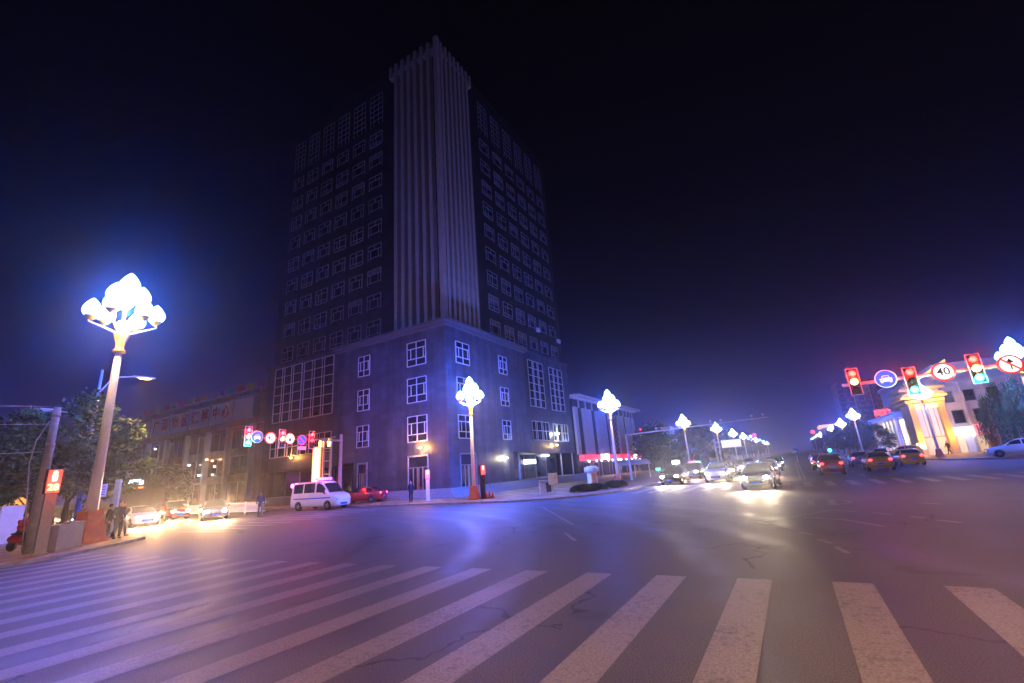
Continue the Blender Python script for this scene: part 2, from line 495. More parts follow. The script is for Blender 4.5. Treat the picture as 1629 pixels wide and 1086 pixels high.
def pavement(name, pts, z=0.12, kerb=0.22):
    """raised pavement with a kerb stone ring just proud of the slabs"""
    k = len(pts)
    area = sum(pts[i][0] * pts[(i + 1) % k][1] - pts[(i + 1) % k][0] * pts[i][1] for i in range(k))
    if area < 0: pts = pts[::-1]
    P = [Vector((p[0], p[1])) for p in pts]
    inner = []
    for i in range(k):
        a, b, c = P[i - 1], P[i], P[(i + 1) % k]
        d1 = (b - a).normalized(); d2 = (c - b).normalized()
        n1 = Vector((-d1.y, d1.x)); n2 = Vector((-d2.y, d2.x))
        n = (n1 + n2).normalized()
        inner.append(b + n * (kerb / max(0.4, n.dot(n1))))
    mb = MB()
    mb.prism([(p.x, p.y) for p in inner], 0.001, z - 0.003)
    structure(mb.build(name, M['pave']))
    kb = MB()
    for i in range(k):
        j = (i + 1) % k
        a, b, c, d = P[i], P[j], inner[j], inner[i]
        kb.quad((a.x, a.y, z), (b.x, b.y, z), (c.x, c.y, z), (d.x, d.y, z))
        kb.quad((a.x, a.y, 0), (b.x, b.y, 0), (b.x, b.y, z), (a.x, a.y, z))
        kb.quad((d.x, d.y, z), (c.x, c.y, z), (c.x, c.y, 0), (d.x, d.y, 0))
    structure(kb.build('kerb', M['kerb']))

def arc(cx, cy, r, a0, a1, n=8):
    return [(cx + r * math.cos(RAD(a0 + (a1 - a0) * i / n)), cy + r * math.sin(RAD(a0 + (a1 - a0) * i / n))) for i in range(n + 1)]
pavement('pavement', [(-24.0, -40), (-24.0, 3), (-24.4, 5.5), (-25.2, 7.4), (-26.9, 9.5), (-29.2, 11.9), (-33.0, 13.2), (-38, 13.6), (-300, 13.6), (-300, -40)])
pavement('pavement', [(-300, 29.0), (-34, 29.0), (-24, 28.2), (-17.5, 28.0), (-14.0, 29.2), (-12.2, 31.5), (-11.3, 35), (-11.2, 41), (-11.2, 500), (-300, 500)])
pavement('pavement', [(15.2, 60), (13.4, 64), (12.2, 72), (11.4, 90), (10.8, 110), (10.8, 500), (200, 500), (200, 52), (22, 52), (17.5, 55)])
pavement('pavement', [(24, -60), (24, -12), (18, -7), (14, -6.5), (12.5, -9), (12.0, -14), (12, -60)])

def sheet(mb, pts, z=0.002):
    mb.poly([(p[0], p[1], z) for p in pts])
# near zebra: bars along Y
mk = MB()
x = 1.62
for k_ in range(-3, 20):
    xr = 0.645 - 1.345 * k_
    y1 = 9.25 - 0.045 * k_
    sheet(mk, [(xr - 0.52, -1.2), (xr, -1.2), (xr, y1), (xr - 0.52, y1)])
structure(mk.build('crosswalk', M['paint']))
mk = MB()
for k_ in range(-9, 13):
    xl = 0.2 + 1.13 * k_
    if -10.8 < xl < 13:
        sheet(mk, [(xl, 31.9), (xl + 0.42, 31.9), (xl + 0.42, 36.6), (xl, 36.6)])
structure(mk.build('crosswalk', M['paint']))
mk = MB()
for k_ in range(10):                       # far zebra over the left arm, bars along X
    yb = 14.2 + 1.3 * k_
    sheet(mk, [(-31.5, yb), (-26.6, yb), (-26.6, yb + 0.45), (-31.5, yb + 0.45)])
structure(mk.build('crosswalk', M['paint']))
# lane lines and stop lines
def stroke(mb, a, b, w, z=0.0035):
    a = Vector(a); b = Vector(b); n = (b - a).normalized(); n = Vector((-n.y, n.x)) * w / 2
    sheet(mb, [a - n, b - n, b + n, a + n], z)
mk = MB()
stroke(mk, (-10.9, 39.2), (0.0, 39.2), 0.32)
for lx in (-7.6, -4.1):
    for y in range(41, 300, 6): stroke(mk, (lx, y), (lx, y + 3), 0.13)
for lx in (4.0, 7.4):
    for y in range(41, 300, 6): stroke(mk, (lx, y), (lx, y + 3), 0.13)
stroke(mk, (0.1, 40), (0.1, 300), 0.14); stroke(mk, (0.4, 40), (0.4, 300), 0.14)
for yy in (17.4, 20.6, 24.0):
    for x in range(-120, -34, 6): stroke(mk, (x, yy), (x + 3, yy), 0.13)
# dashes, turn guides and the barred oval island
for a, b in (((7.17, 44.1), (8.97, 41.0)), ((11.0, 44.5), (11.5, 42.4)), ((2.46, 17.42), (2.73, 17.08)), ((2.88, 16.64), (3.23, 16.06)),
             ((4.4, 14.5), (4.9, 13.7)), ((5.6, 12.2), (6.2, 11.3)), ((-0.23, 14.43), (0.01, 14.02)), ((0.1, 13.32), (0.35, 12.82)),
             ((0.38, 12.37), (0.54, 11.68)), ((-0.64, 15.46), (-0.39, 15.05)), ((1.74, 18.49), (2.16, 17.98)),
             ((3.4, 21.2), (3.8, 20.6)), ((-12.51, 23.85), (-7.25, 16.13)), ((-6.77, 14.32), (-5.74, 12.79))):
    stroke(mk, a, b, 0.12)
for pl in ([(-1.41, 16.45), (-0.36, 17.78), (0.76, 19.49), (1.38, 18.87)], [(-0.1, 17.53), (0.91, 16.83), (1.63, 15.43)], [(-1.42, 16.64), (-1.02, 16.05)]):
    for a, b in zip(pl, pl[1:]): stroke(mk, a, b, 0.13)
ov = [(0.25 + 1.25 * math.cos(w), 22.3 + 1.15 * math.sin(w)) for w in [2 * math.pi * i / 28 for i in range(29)]]
for a, b in zip(ov, ov[1:]): stroke(mk, a, b, 0.12)
for bx in (0.22, 0.92): stroke(mk, (bx, 21.3), (bx, 23.4), 0.2)
structure(mk.build('road_marking', M['paint']))

# ================================================================== OFFICE TOWER
tower = thing('office_tower', 'dark grey stone high-rise with pale vertical fins on its corner and a lower corner block', 'office building', (-30.9, 39.3, 0))
TB = Vector((-30.9, 39.3, 0))
def tpart(mb, name, m, parent=None, **kw):
    """a part given in world metres, hung under the tower"""
    me = mb.data(name, m)
    o = link(name, me, parent or tower, **kw)
    if parent is None: o.location = -TB
    return o
XT, YT, XP, YP = -31.1, 39.3, -28.57, 36.04
YW, XW = 38.2, -30.3          # lower wings
mb = MB().box(-63.4, XT, YT, 71.4, 17.5, 59.6)
mb.box(-63.4, XT, YT, YT + 0.3, 59.6, 60.2).box(XT - 0.3, XT, YT + 0.3, 71.4, 59.6, 60.2).box(-63.4, -63.1, YT + 0.3, 71.4, 59.6, 60.2)
tpart(mb, 'tower_shaft', M['granite_dark'])
mb = MB().box(-44.9, XP, YP, 52.4, 4.2, 17.28)
mb.box(-42.0, XP, YP, 48.3, 0.9, 4.2)
tpart(mb, 'corner_block', M['granite'])
mb = MB().box(-45.3, XP + 0.35, YP - 0.35, 52.8, 17.28, 17.62).box(-45.55, XP + 0.6, YP - 0.6, 53.0, 17.62, 17.95)
tpart(mb, 'cornice', M['cornice'])
mb = MB().box(-63.0, -44.9, YW, 71.0, 4.2, 18.6).box(-44.9, XW, 52.4, 71.0, 4.2, 18.6)
mb.box(-63.2, -45.3, YW - 0.2, YW + 0.3, 18.6, 18.95).box(XW - 0.3, XW + 0.2, 52.8, 71.2, 18.6, 18.95)
tpart(mb, 'lower_wing', M['granite'])
mb = MB().box(-62.5, -42.0, 41.5, 70.4, 0.9, 4.2).box(-42.0, -33.5, 48.3, 70.4, 0.9, 4.2)
tpart(mb, 'ground_floor', M['granite_dark'])
# dark shop glazing under the overhangs
mb = MB().box(-62.0, -46.0, 41.44, 41.5, 1.1, 3.9)
tpart(mb, 'shop_glazing', M['glass'])
mb = MB().box(-33.5, -33.44, 49.0, 69.8, 1.1, 3.9)
tpart(mb, 'shop_glazing', M['glass_lit'])
for y in (52.3, 55.7, 59.2, 62.7, 66.2):
    tpart(MB().box(-33.44, -33.32, y, y + 0.14, 0.9, 4.0), 'shop_mullion', M['frame_dim'])
for x in (-59, -55.5, -52, -48.5):
    tpart(MB().box(x, x + 0.14, 41.32, 41.44, 0.9, 4.0), 'shop_mullion', M['frame_dim'])
# terrace steps
for i in range(6):
    z0, z1, o_ = 0.12 + 0.13 * i - (0.0 if i else 0.02), 0.12 + 0.13 * (i + 1), 0.34 * (5 - i) + 0.6
    mb = MB().prism([(-62.5, YP - o_), (XP + o_, YP - o_), (XP + o_, 71.5), (-62.5, 71.5)], z0, z1)
    tpart(mb, 'terrace_step', M['concrete'])
# thin white columns under the overhang
for (x, y) in ((at_x(826, 740, -29.6).x, at_x(826, 740, -29.6).y), (at_x(893, 735, -30.5).x, at_x(893, 735, -30.5).y), (-30.7, 70.4), (at_y(583, 760, 37.0).x, 37.0)):
    tpart(MB().lathe([(0.11, 0.9), (0.11, 4.2)], (x, y, 0), 10), 'column', M['white_pole'])
# vertical fins on the corner
YF, XF = 38.55, -30.55
fin_l = MB().box(-0.27, 0.27, 0, YT - YF, 17.9, 60.0).data('fin', M['fin'])
fin_r = MB().box(XT - XF, 0, -0.24, 0.24, 17.9, 60.0).data('fin', M['fin'])
for k_ in range(6):
    link('fin', fin_l, tower, Vector((-38.1 + 1.19 * k_, YF, 0)) - TB)
for k_ in range(7):
    link('fin', fin_r, tower, Vector((XF, YF + 1.06 + 0.97 * k_, 0)) - TB)
tpart(MB().box(-31.15, XF, YF, YF + 0.62, 17.9, 60.35), 'fin', M['fin'])
for x in (-39.2,): link('fin', MB().box(-0.22, 0.22, 0, YT - YF, 57.9, 59.9).data('fin', M['fin']), tower, Vector((x, YF, 0)) - TB)
for y in (46.4,): link('fin', MB().box(XT - XF, 0, -0.2, 0.2, 57.9, 59.9).data('fin', M['fin']), tower, Vector((XF, y, 0)) - TB)
mb = MB().box(-39.5, -31.2, YF + 0.12, YT, 58.0, 58.75).box(XT, XF - 0.12, YF + 0.8, 46.7, 58.0, 58.75)
tpart(mb, 'fin_band', M['fin'])
mb = MB().box(-38.4, -31.2, YT - 0.03, YT, 17.9, 58.0).box(XT, XT + 0.03, YT, 45.6, 17.9, 58.0)
tpart(mb, 'corner_glazing', M['glass'])

# windows: frame mesh built in the facade plane (x across, z up, outwards -y), pane as its child
def win_mesh(w, h, bars_v, bars_h, t=0.07, d=0.09):
    """bars_v: (x, z0, z1) fractions; bars_h: (z, x0, x1) fractions"""
    mb = MB()
    for xx, a, b in bars_v: mb.box(xx * w - t / 2, xx * w + t / 2, -d, 0.0, a * h, b * h)
    for zz, a, b in bars_h: mb.box(a * w, b * w, -d - 0.004, -0.004, zz * h - t / 2, zz * h + t / 2)
    return mb
def pane_mesh(w, h): return MB().quad((0, -0.03, 0), (w, -0.03, 0), (w, -0.03, h), (0, -0.03, h))
class Win:
    def __init__(s, w, h, bv, bh, t=0.07, m='frame', g='glass'):
        s.w, s.h = w, h; s.f = win_mesh(w, h, bv, bh, t).data('window', M[m]); s.p = pane_mesh(w, h).data('pane', M[g])
    def put(s, face, a, z, plane, name='window', parent=tower, base=TB, blind=0):
        o = link(name, s.f, parent)
        if face == 'L': o.location = Vector((a, plane, z)) - base
        else:
            o.location = Vector((plane, a, z)) - base; o.rotation_euler = (0, 0, RAD(90))
        pn = link('pane', s.p, o)
        if blind:
            w_, h_ = s.w, s.h
            MB().quad((0.03, -0.036, h_ * (1 - blind)), (w_ - 0.03, -0.036, h_ * (1 - blind)), (w_ - 0.03, -0.036, h_ - 0.03), (0.03, -0.036, h_ - 0.03)).build('blind', M['blind'], o)
        return o
UP_V = [(0, 0, 1), (1, 0, 1), (0.5, 0.68, 1), (0.2, 0.12, 0.68), (0.8, 0.12, 0.68)]
UP_H = [(1, 0, 1), (0.68, 0, 1), (0.12, 0.0, 1)]
up = Win(2.45, 2.1, UP_V, UP_H, 0.07, 'frame_dim')
up2 = Win(2.45, 2.1, [(0, 0, 1), (1, 0, 1), (0.5, 0, 1), (0.25, 0.2, 0.7)], [(1, 0, 1), (0.7, 0, 1), (0.2, 0, 1), (0, 0, 1)], 0.07, 'frame_dim')
tall = Win(2.45, 5.4, [(0, 0, 1), (1, 0, 1), (0.3, 0, 1), (0.7, 0, 1)], [(i / 6, 0, 1) for i in range(1, 7)], 0.06, 'frame_dim')
rnd = random.Random(4)
far_f, far_p = MB(), MB()
for k_ in range(9):
    z = 19.67 + 3.6 * k_
    for i in range(6):
        a = -41.42 - 3.5416 * i - 2.45
        b = 51.25 - 2.45 + 3.69 * i - 0.12 * k_ * 0
        (up if rnd.random() < 0.7 else up2).put('L', a, z, YT - 0.002, blind=rnd.choice((0, 0, 0, 0.35)))
        if k_ >= 1 and i >= 5:           # the smallest ones, far along the right face
            for m_, src in ((far_f, up.f), (far_p, up.p)):
                n0 = len(m_.v)
                m_.v += [(XT + 0.002 - v.co.y, b + v.co.x, z + v.co.z) for v in src.vertices]
                for p in src.polygons: m_.face([n0 + q for q in p.vertices])
        else:
            (up2 if rnd.random() < 0.6 else up).put('R', b, z, XT + 0.002, blind=rnd.choice((0, 0, 0.35, 0.35, 0.6)))
o = tpart(far_f, 'window', M['frame_dim']); o['kind'] = 'stuff'
q = link('pane', far_p.data('pane', M['glass']), o); q['kind'] = 'stuff'
for i in range(6):
    tall.put('L', -41.42 - 3.5416 * i - 2.45, 52.0, YT - 0.002, 'tall_window')
    tall.put('R', 51.25 - 2.45 + 3.69 * i, 52.0, XT + 0.002, 'tall_window')
BIG_V = [(0, 0, 1), (1, 0, 1), (0.5, 0, 1), (0.2, 0.28, 0.72), (0.88, 0.28, 0.72)]
BIG_H = [(0, 0, 1), (1, 0, 1), (0.72, 0, 1), (0.28, 0, 1)]
big = Win(2.62, 2.6, BIG_V, BIG_H, 0.085); nar = Win(1.85, 2.35, BIG_V, BIG_H, 0.08)
bigr = Win(2.4, 2.35, BIG_V, BIG_H, 0.085); narr = Win(1.85, 2.2, BIG_V, BIG_H, 0.08)
for z in (5.62, 9.66, 13.62): big.put('L', -33.86, z, YP - 0.002, 'block_window')
for z in (5.72, 9.78, 13.76): nar.put('L', -41.5, z, YP - 0.002, 'block_window')
for z in (5.62, 9.6, 13.5): bigr.put('R', 37.68, z, XP + 0.002, 'block_window')
for z in (5.68, 9.66, 13.58): narr.put('R', 46.2, z, XP + 0.002, 'block_window')
def grid(n, cols): return [(0, 0, 1), (1, 0, 1)] + [(c, 0, 1) for c in cols], [(i / n, 0, 1) for i in range(n + 1)]
gv, gh = grid(6, (0.28, 0.36, 0.62, 0.70))
gl = Win(5.95, 7.6, gv, gh, 0.08, 'frame'); gr = Win(4.7, 6.75, gv, gh, 0.085)
gv2, gh2 = grid(2, (0.2, 0.28, 0.55, 0.63, 0.8))
gl2 = Win(5.95, 2.4, gv2, gh2, 0.075); gr2 = Win(5.2, 2.6, gv2, gh2, 0.08)
gl.put('L', -54.6, 10.65, YW - 0.002, 'grid_window'); gl.put('L', -61.1, 10.7, YW - 0.002, 'grid_window')
gl2.put('L', -54.6, 6.0, YW - 0.002, 'grid_window'); gl2.put('L', -61.1, 6.0, YW - 0.002, 'grid_window')
gr.put('R', 56.9, 10.7, XW + 0.002, 'grid_window'); gr.put('R', 63.8, 10.65, XW + 0.002, 'grid_window')
gr2.put('R', 56.8, 6.0, XW + 0.002, 'grid_window'); gr2.put('R', 63.5, 5.95, XW + 0.002, 'grid_window')
# entrance doors with a dark surround, glazed leaves and tall handles
def entrance(face, a, w, z0, h, plane):
    o = link('entrance_door', MB().box(-0.14, 0, -0.12, 0.0, 0, h).box(w, w + 0.14, -0.12, 0.0, 0, h).box(-0.14, w + 0.14, -0.124, -0.002, h, h + 0.16).box(0, w, -0.08, -0.01, 0.66 * h, 0.68 * h).data('entrance_door', M['frame_dim']), tower)
    o.location = (Vector((a, plane, z0)) if face == 'L' else Vector((plane, a, z0))) - TB
    if face == 'R': o.rotation_euler = (0, 0, RAD(90))
    MB().quad((0, -0.02, 0), (w, -0.02, 0), (w, -0.02, h), (0, -0.02, h)).build('pane', M['glass'], o)
    for f in (0.25, 0.46, 0.54, 0.75): MB().box(w * f - 0.05, w * f + 0.05, -0.10, -0.03, 0.0, 0.66 * h).build('door_stile', M['steel'], o)
entrance('L', -33.75, 2.5, 0.9, 3.2, YP - 0.002)
entrance('R', 37.8, 2.5, 0.9, 3.1, XP + 0.002)
entrance('L', -41.2, 1.3, 0.9, 3.0, YP - 0.002)
def wall_light(p, parent, base, power, col, m, nrm, r=0.16):
    o = MB().ball((0, 0, 0), r, r, r * 0.7).build('wall_light', M[m], parent); o.location = Vector(p) - base
    li = bpy.data.lights.new('wall_light_glow', 'POINT'); li.energy = power; li.color = col; li.shadow_soft_size = 0.15
    lo = bpy.data.objects.new('wall_light_glow', li); COL.objects.link(lo); lo.parent = o; lo.location = Vector(nrm) * 0.4
    return o
p = at_y(669, 712, YP - 0.25); wall_light(p, tower, TB, 420, (1, 0.45, 0.12), 'warm_dim', (0, -1, 0))
p = at_x(886, 690, XW + 0.4); wall_light(p, tower, TB, 260, (0.65, 0.8, 1), 'white_bulb', (1, 0, 0), 0.3)
p = at_x(886, 708, XW + 0.3); wall_light(p, tower, TB, 200, (1, 0.6, 0.2), 'warm_dim', (1, 0, 0))
p = at_y(463, 728, YW - 0.3); wall_light(p, tower, TB, 260, (1, 0.40, 0.10), 'warm_dim', (0, -1, 0))
p = at_x(806, 728, XP + 0.2); wall_light(p, tower, TB, 200, (1, 0.85, 0.5), 'white_bulb', (1, 0, 0), 0.12)
# lit sign in the recess and paper-covered glazing under the right overhang
tpart(MB().box(-33.3, -33.1, 59.0, 62.4, 2.9, 3.5), 'shop_sign', M['white_sign'])
tpart(MB().box(-33.2, -33.0, 64.5, 66.8, 3.95, 4.1), 'ceiling_lamp', M['white_bulb'])
tpart(MB().box(-33.43, -33.38, 53.0, 55.4, 1.0, 2.6), 'blue_hoarding', mat('blue_hoarding', (0.05, 0.18, 0.62), 0.6))
tpart(MB().box(-33.43, -33.38, 57.2, 58.4, 1.0, 2.7), 'blue_hoarding', mat('blue_hoarding2', (0.05, 0.16, 0.6), 0.6))
tpart(MB().box(-33.43, -33.37, 55.5, 57.1, 1.0, 2.3), 'plywood_hoarding', mat('plywood', (0.42, 0.26, 0.13), 0.7))
# outdoor air-conditioning boxes under a few right-hand windows
for (y, z) in [(q.y, q.z) for q in (at_x(853, 527, XT), at_x(886, 545, XT))]:
    tpart(MB().box(XT, XT + 0.35, y, y + 0.85, z, z + 0.6), 'air_conditioner', M['hall_panel'])

# ================================================================== EXHIBITION HALL (left)
HB = Vector((-90, 41, 0))
hall = thing('exhibition_hall', 'long low brownish hall with pale fascia boards and red characters left of the tower', 'exhibition hall', HB)
def hpart(mb, name, m): 
    o = link(name, mb.data(name, m), hall); o.location = -HB; return o
HX = [-110.6, -104.6, -97.3, -90.3, -83.5, -77.2, -70.6]
YH = 41.0
hpart(MB().box(-111, -67.5, YH + 0.4, 75, 0.12, 16.6).box(-116, -111, YH + 3, 70, 0.12, 12.5), 'hall_body', M['hall_wall'])
hpart(MB().box(-111.3, -67.2, YH - 0.2, YH + 0.6, 16.6, 17.3).box(-111.3, -67.2, YH - 0.15, YH + 0.39, 11.95, 12.9), 'hall_cornice', M['hall_wall'])
for i, x in enumerate(HX):
    hpart(MB().box(x - 0.3, x + 0.3, YH - 0.3, YH + 0.4, 0.12, 11.94).box(x - 0.22, x + 0.22, YH - 0.1, YH + 0.4, 12.9, 16.58), 'pilaster', M['grey_pole'])
for i, (a, b) in enumerate(zip(HX, HX[1:])):
    hpart(MB().box(a + 0.35, b - 0.35, YH + 0.1, YH + 0.39, 13.0, 16.4), 'sign_panel', M['hall_panel'])
    for z0, z1 in ((8.6, 11.4), (4.6, 7.4), (0.4, 3.5)):
        o = hpart(MB().box(a + 0.5, a + 0.58, YH + 0.28, YH + 0.396, z0, z1).box(b - 0.58, b - 0.5, YH + 0.28, YH + 0.396, z0, z1).box((a + b) / 2 - 0.05, (a + b) / 2 + 0.05, YH + 0.28, YH + 0.396, z0, z1).box(a + 0.58, b - 0.58, YH + 0.285, YH + 0.392, z1 - 0.08, z1), 'window', M['frame_dim'])
        MB().quad((a + 0.55, YH + 0.36, z0), (b - 0.55, YH + 0.36, z0), (b - 0.55, YH + 0.36, z1), (a + 0.55, YH + 0.36, z1)).build('pane', M['glass'], o)
chars = '广源家居汇展中心'
for i, ch in enumerate(chars):
    a, b = HX[1 + i // 2], HX[2 + i // 2]
    x = a + (b - a) * (0.27 if i % 2 == 0 else 0.73)
    letters(ch, 2.35, M['hall_letter'], hall, Vector((x, YH + 0.05, 14.75)) - HB, depth=0.05, name='sign_character', bold=0.03)
for (px, py, c) in ((247, 714, 'white_bulb'), (329, 731, 'warm_dim'), (338, 733, 'warm_dim'), (341, 742, 'warm_dim'), (221, 746, 'warm_dim'), (316, 812 - 56, 'white_bulb'), (301, 740, 'white_bulb')):
    p = at_y(px, py, YH - 0.5); wall_light(p, hall, HB, 22, (1, 0.6, 0.3) if c == 'warm_dim' else (0.8, 0.9, 1), c, (0, -1, 0), 0.16)
hpart(MB().box(-96, -84, YH - 1.6, YH + 0.4, 3.6, 3.85), 'entrance_canopy', M['grey_pole'])
# flags along the roof edge
fcols = [(0.5, 0.05, 0.06), (0.5, 0.2, 0.05), (0.08, 0.35, 0.1), (0.45, 0.1, 0.35), (0.1, 0.12, 0.6), (0.1, 0.4, 0.4), (0.5, 0.35, 0.06)]
fnames = ['dark red', 'orange', 'green', 'magenta', 'blue', 'turquoise', 'yellow']
fmats = [mat('flag_cloth_' + n, c, 0.8) for n, c in zip(fnames, fcols)]
order = [0, 1, 2, 0, 2, 3, 5, 1, 6, 3, 4, 5, 0, 6, 3]
for i, ci in enumerate(order):
    x = -109 + i * 2.75
    if i > 10: x -= 0.3
    t = thing('roof_flag', '%s cloth flag on the hall roof edge, %s flag from the tower' % (fnames[ci], ['fifteenth', 'fourteenth', 'thirteenth', 'twelfth', 'eleventh', 'tenth', 'ninth', 'eighth', 'seventh', 'sixth', 'fifth', 'fourth', 'third', 'second', 'first'][i]), 'flag', (x, YH + 0.2, 17.3), 0, 'flags along the hall roof')
    MB().tube([(0, 0, 0), (0, 0, 1.5)], 0.025, 6).build('flag_pole', M['steel'], t)
    fm = MB(); fm.sm = True
    n = 8
    for k_ in range(n):
        x0, x1 = 1.9 * k_ / n, 1.9 * (k_ + 1) / n
        f = lambda q: 0.10 * math.sin(q * 4.2 + i)
        d_ = lambda q: -0.12 * q - 0.05 * math.sin(q * 3 + i)
        fm.quad((x0, f(x0), 0.55 + d_(x0)), (x1, f(x1), 0.55 + d_(x1)), (x1, f(x1), 1.45 + d_(x1)), (x0, f(x0), 1.45 + d_(x0)))
    fm.build('flag_cloth', fmats[ci], t)

# ================================================================== WHITE PANELLED SHOP BUILDING (right of the tower)
BB = Vector((-30, 90, 0))
bank = thing('shop_building', 'white panelled building with dark slots, red shop fascia and flat eaves beside the tower', 'shop building', BB)
def bpart(mb, name, m):
    o = link(name, mb.data(name, m), bank); o.location = -BB; return o
XB = -30.0
bpart(MB().box(-55, XB - 0.4, 71.8, 106.5, 0.12, 13.2), 'shop_body', M['granite_dark'])
bpart(MB().box(-55, XB + 1.2, 71.4, 108.6, 13.45, 13.8).box(-54, XB + 0.2, 71.6, 107.5, 13.2, 13.45), 'flat_roof', M['white_panel'])
for a, b in ((71.9, 73.2), (75.7, 79.6), (82.1, 87.2), (89.0, 90.4), (94.6, 98.4), (100.4, 103.6), (105.2, 106.5)):
    bpart(MB().box(XB - 0.4, XB, a, b, 3.9, 11.8), 'white_panel', M['white_panel'])
for y in (74.4, 77.6, 80.8, 84.6, 88.2, 92.4, 96.4, 99.4, 102, 104.4, 106.2):
    bpart(MB().box(XB - 0.4, XB - 0.2, y, y + 0.25, 11.8, 13.2), 'eaves_post', M['white_panel'])
mb = MB()
for i in range(8):
    for s in (1, -1):
        y0, y1 = (90.7, 94.3) if s > 0 else (94.3, 90.7)
        z = 3.9 + i * 1.0
        mb.tube([(XB - 0.25, y0, z), (XB - 0.25, y1, min(11.8, z + 2.0))], 0.05, 4)
bpart(mb, 'diamond_lattice', M['white_panel'])
bpart(MB().box(XB - 0.3, XB + 0.55, 72.4, 109.2, 2.85, 3.85), 'red_fascia', M['red_board'])
letters('DEBE', 1.25, M['white_sign'], bank, Vector((XB + 0.58, 82.6, 3.36)) - BB, '+x', 0.02, 'fascia_letters', 0.03, sx=1.5)
letters('500', 1.05, M['white_sign'], bank, Vector((XB + 0.58, 101.6, 3.36)) - BB, '+x', 0.02, 'fascia_letters', 0.03, sx=1.5)
bpart(MB().lathe([(0.02, 0.56), (0.46, 0.56), (0.46, 0.64)], (XB, 96.2, 3.36), 16, 'x'), 'round_emblem', M['red_lit'])
for y in (74, 77.5, 80, 83.6, 86, 89.4, 91, 94.4, 98.4, 100.8, 104.4, 107):
    bpart(MB().ball((XB + 0.75, y, 2.75), 0.13), 'fascia_lamp', M['white_bulb'])
for (a, b) in ((74, 77), (78.4, 81), (82.6, 86.6), (88.4, 92), (93.6, 97.6), (99, 103), (104, 106.2)):
    o = bpart(MB().box(XB - 0.39, XB - 0.25, a, a + 0.12, 0.14, 2.6).box(XB - 0.39, XB - 0.25, b - 0.12, b, 0.14, 2.6).box(XB - 0.39, XB - 0.25, a + 0.12, b - 0.12, 2.48, 2.6), 'shop_window', M['frame_dim'])
    MB().quad((XB - 0.33, a + 0.1, 0.14), (XB - 0.33, b - 0.1, 0.14), (XB - 0.33, b - 0.1, 2.5), (XB - 0.33, a + 0.1, 2.5)).build('pane', M['glass_lit'], o)
sl = bpy.data.lights.new('fascia_glow', 'AREA'); sl.shape = 'RECTANGLE'; sl.size = 30; sl.size_y = 0.4; sl.energy = 350; sl.color = (1.0, 0.55, 0.6)
so = bpy.data.objects.new('fascia_glow', sl); COL.objects.link(so); so.parent = bank; so.location = Vector((XB + 0.7, 91, 2.65)) - BB; so.rotation_euler = (0, 0, RAD(90))
# small lit bulb string sign on the gable end
bpart(MB().box(XB + 0.3, XB + 0.9, 109.3, 110.6, 7.8, 8.1), 'side_sign', M['amber_lit'])
bpart(MB().box(XB + 0.3, XB + 0.5, 109.3, 109.6, 8.15, 9.6), 'side_sign', M['tail'])

# ================================================================== RIGHT-HAND CORNER BUILDINGS
YR = 85.0
PB = Vector((17.3, YR, 0))
pav = thing('corner_pavilion', 'yellow floodlit corner pavilion with stacked cornices and tall glass front', 'pavilion', PB)
def vpart(mb, name, m, root=pav, base=PB):
    o = link(name, mb.data(name, m), root); o.location = -base; return o
M['yellow_wall'] = mat('cream_stucco', (0.62, 0.46, 0.18), 0.7, var=0.08)
px0, px1 = 15.4, 19.3
vpart(MB().box(px0 + 0.6, px1, YR + 0.9, YR + 9, 0.12, 7.9), 'pavilion_body', M['yellow_wall'])
for x in (px0 + 0.35, px1 - 0.35):
    vpart(MB().box(x - 0.35, x + 0.35, YR, YR + 0.88, 0.12, 7.3), 'pilaster', M['yellow_wall'])
for z0, z1, o_ in ((7.3, 7.65, 0.25), (7.9, 8.2, 0.75), (8.2, 8.6, 0.45), (9.0, 9.35, 0.7), (9.35, 9.7, 0.35)):
    vpart(MB().box(px0 - o_, px1 + o_ * 0.6, YR - o_, YR + 9, z0, z1), 'cornice', M['yellow_wall'])
vpart(MB().box(px0 + 0.3, px1 - 0.1, YR + 0.3, YR + 8, 8.6, 9.0), 'attic', M['yellow_wall'])
vpart(MB().prism([(px0 + 0.2, YR + 0.2), (px1, YR + 0.2), (px1, YR + 8), (px0 + 0.2, YR + 8)], 9.7, 10.2), 'attic', M['yellow_wall'])
vpart(MB().quad((px0 + 1.2, YR + 0.2, 10.2), (px1 + 1.6, YR + 0.2, 12.9), (px1 + 1.6, YR + 2.2, 12.9), (px0 + 1.2, YR + 2.2, 10.2)).quad((px0 + 1.2, YR + 0.2, 9.9), (px1 + 1.6, YR + 0.2, 12.6), (px1 + 1.6, YR + 0.2, 12.9), (px0 + 1.2, YR + 0.2, 10.2)), 'sloping_fascia', emit('yellow_backlit_fascia', (1.0, 0.62, 0.05), 1.2))
vpart(MB().box(px0 + 0.8, px1 - 0.8, YR + 0.75, YR + 0.85, 2.6, 6.9), 'glass_front', emit('lit_glass_front', (0.8, 0.82, 0.9), 0.28))
for x in (16.8, 17.5, 18.1): vpart(MB().box(x, x + 0.06, YR + 0.66, YR + 0.75, 2.6, 6.9), 'mullion', M['frame_dim'])
vpart(MB().box(px0 + 0.6, px1 - 0.5, YR + 0.2, YR + 0.6, 6.5, 7.1), 'lit_sign', emit('amber_sign', (1.0, 0.55, 0.05), 2.5))
vpart(MB().box(px0 + 0.8, px1 - 0.8, YR + 0.7, YR + 0.8, 0.14, 2.4), 'shop_window', emit('lit_shop', (1.0, 0.5, 0.2), 0.45))
vpart(MB().box(px0 - 0.4, px0 + 0.5, YR - 0.35, YR - 0.1, 1.0, 1.8), 'lit_sign', emit('yellow_sign', (1.0, 0.8, 0.25), 4))
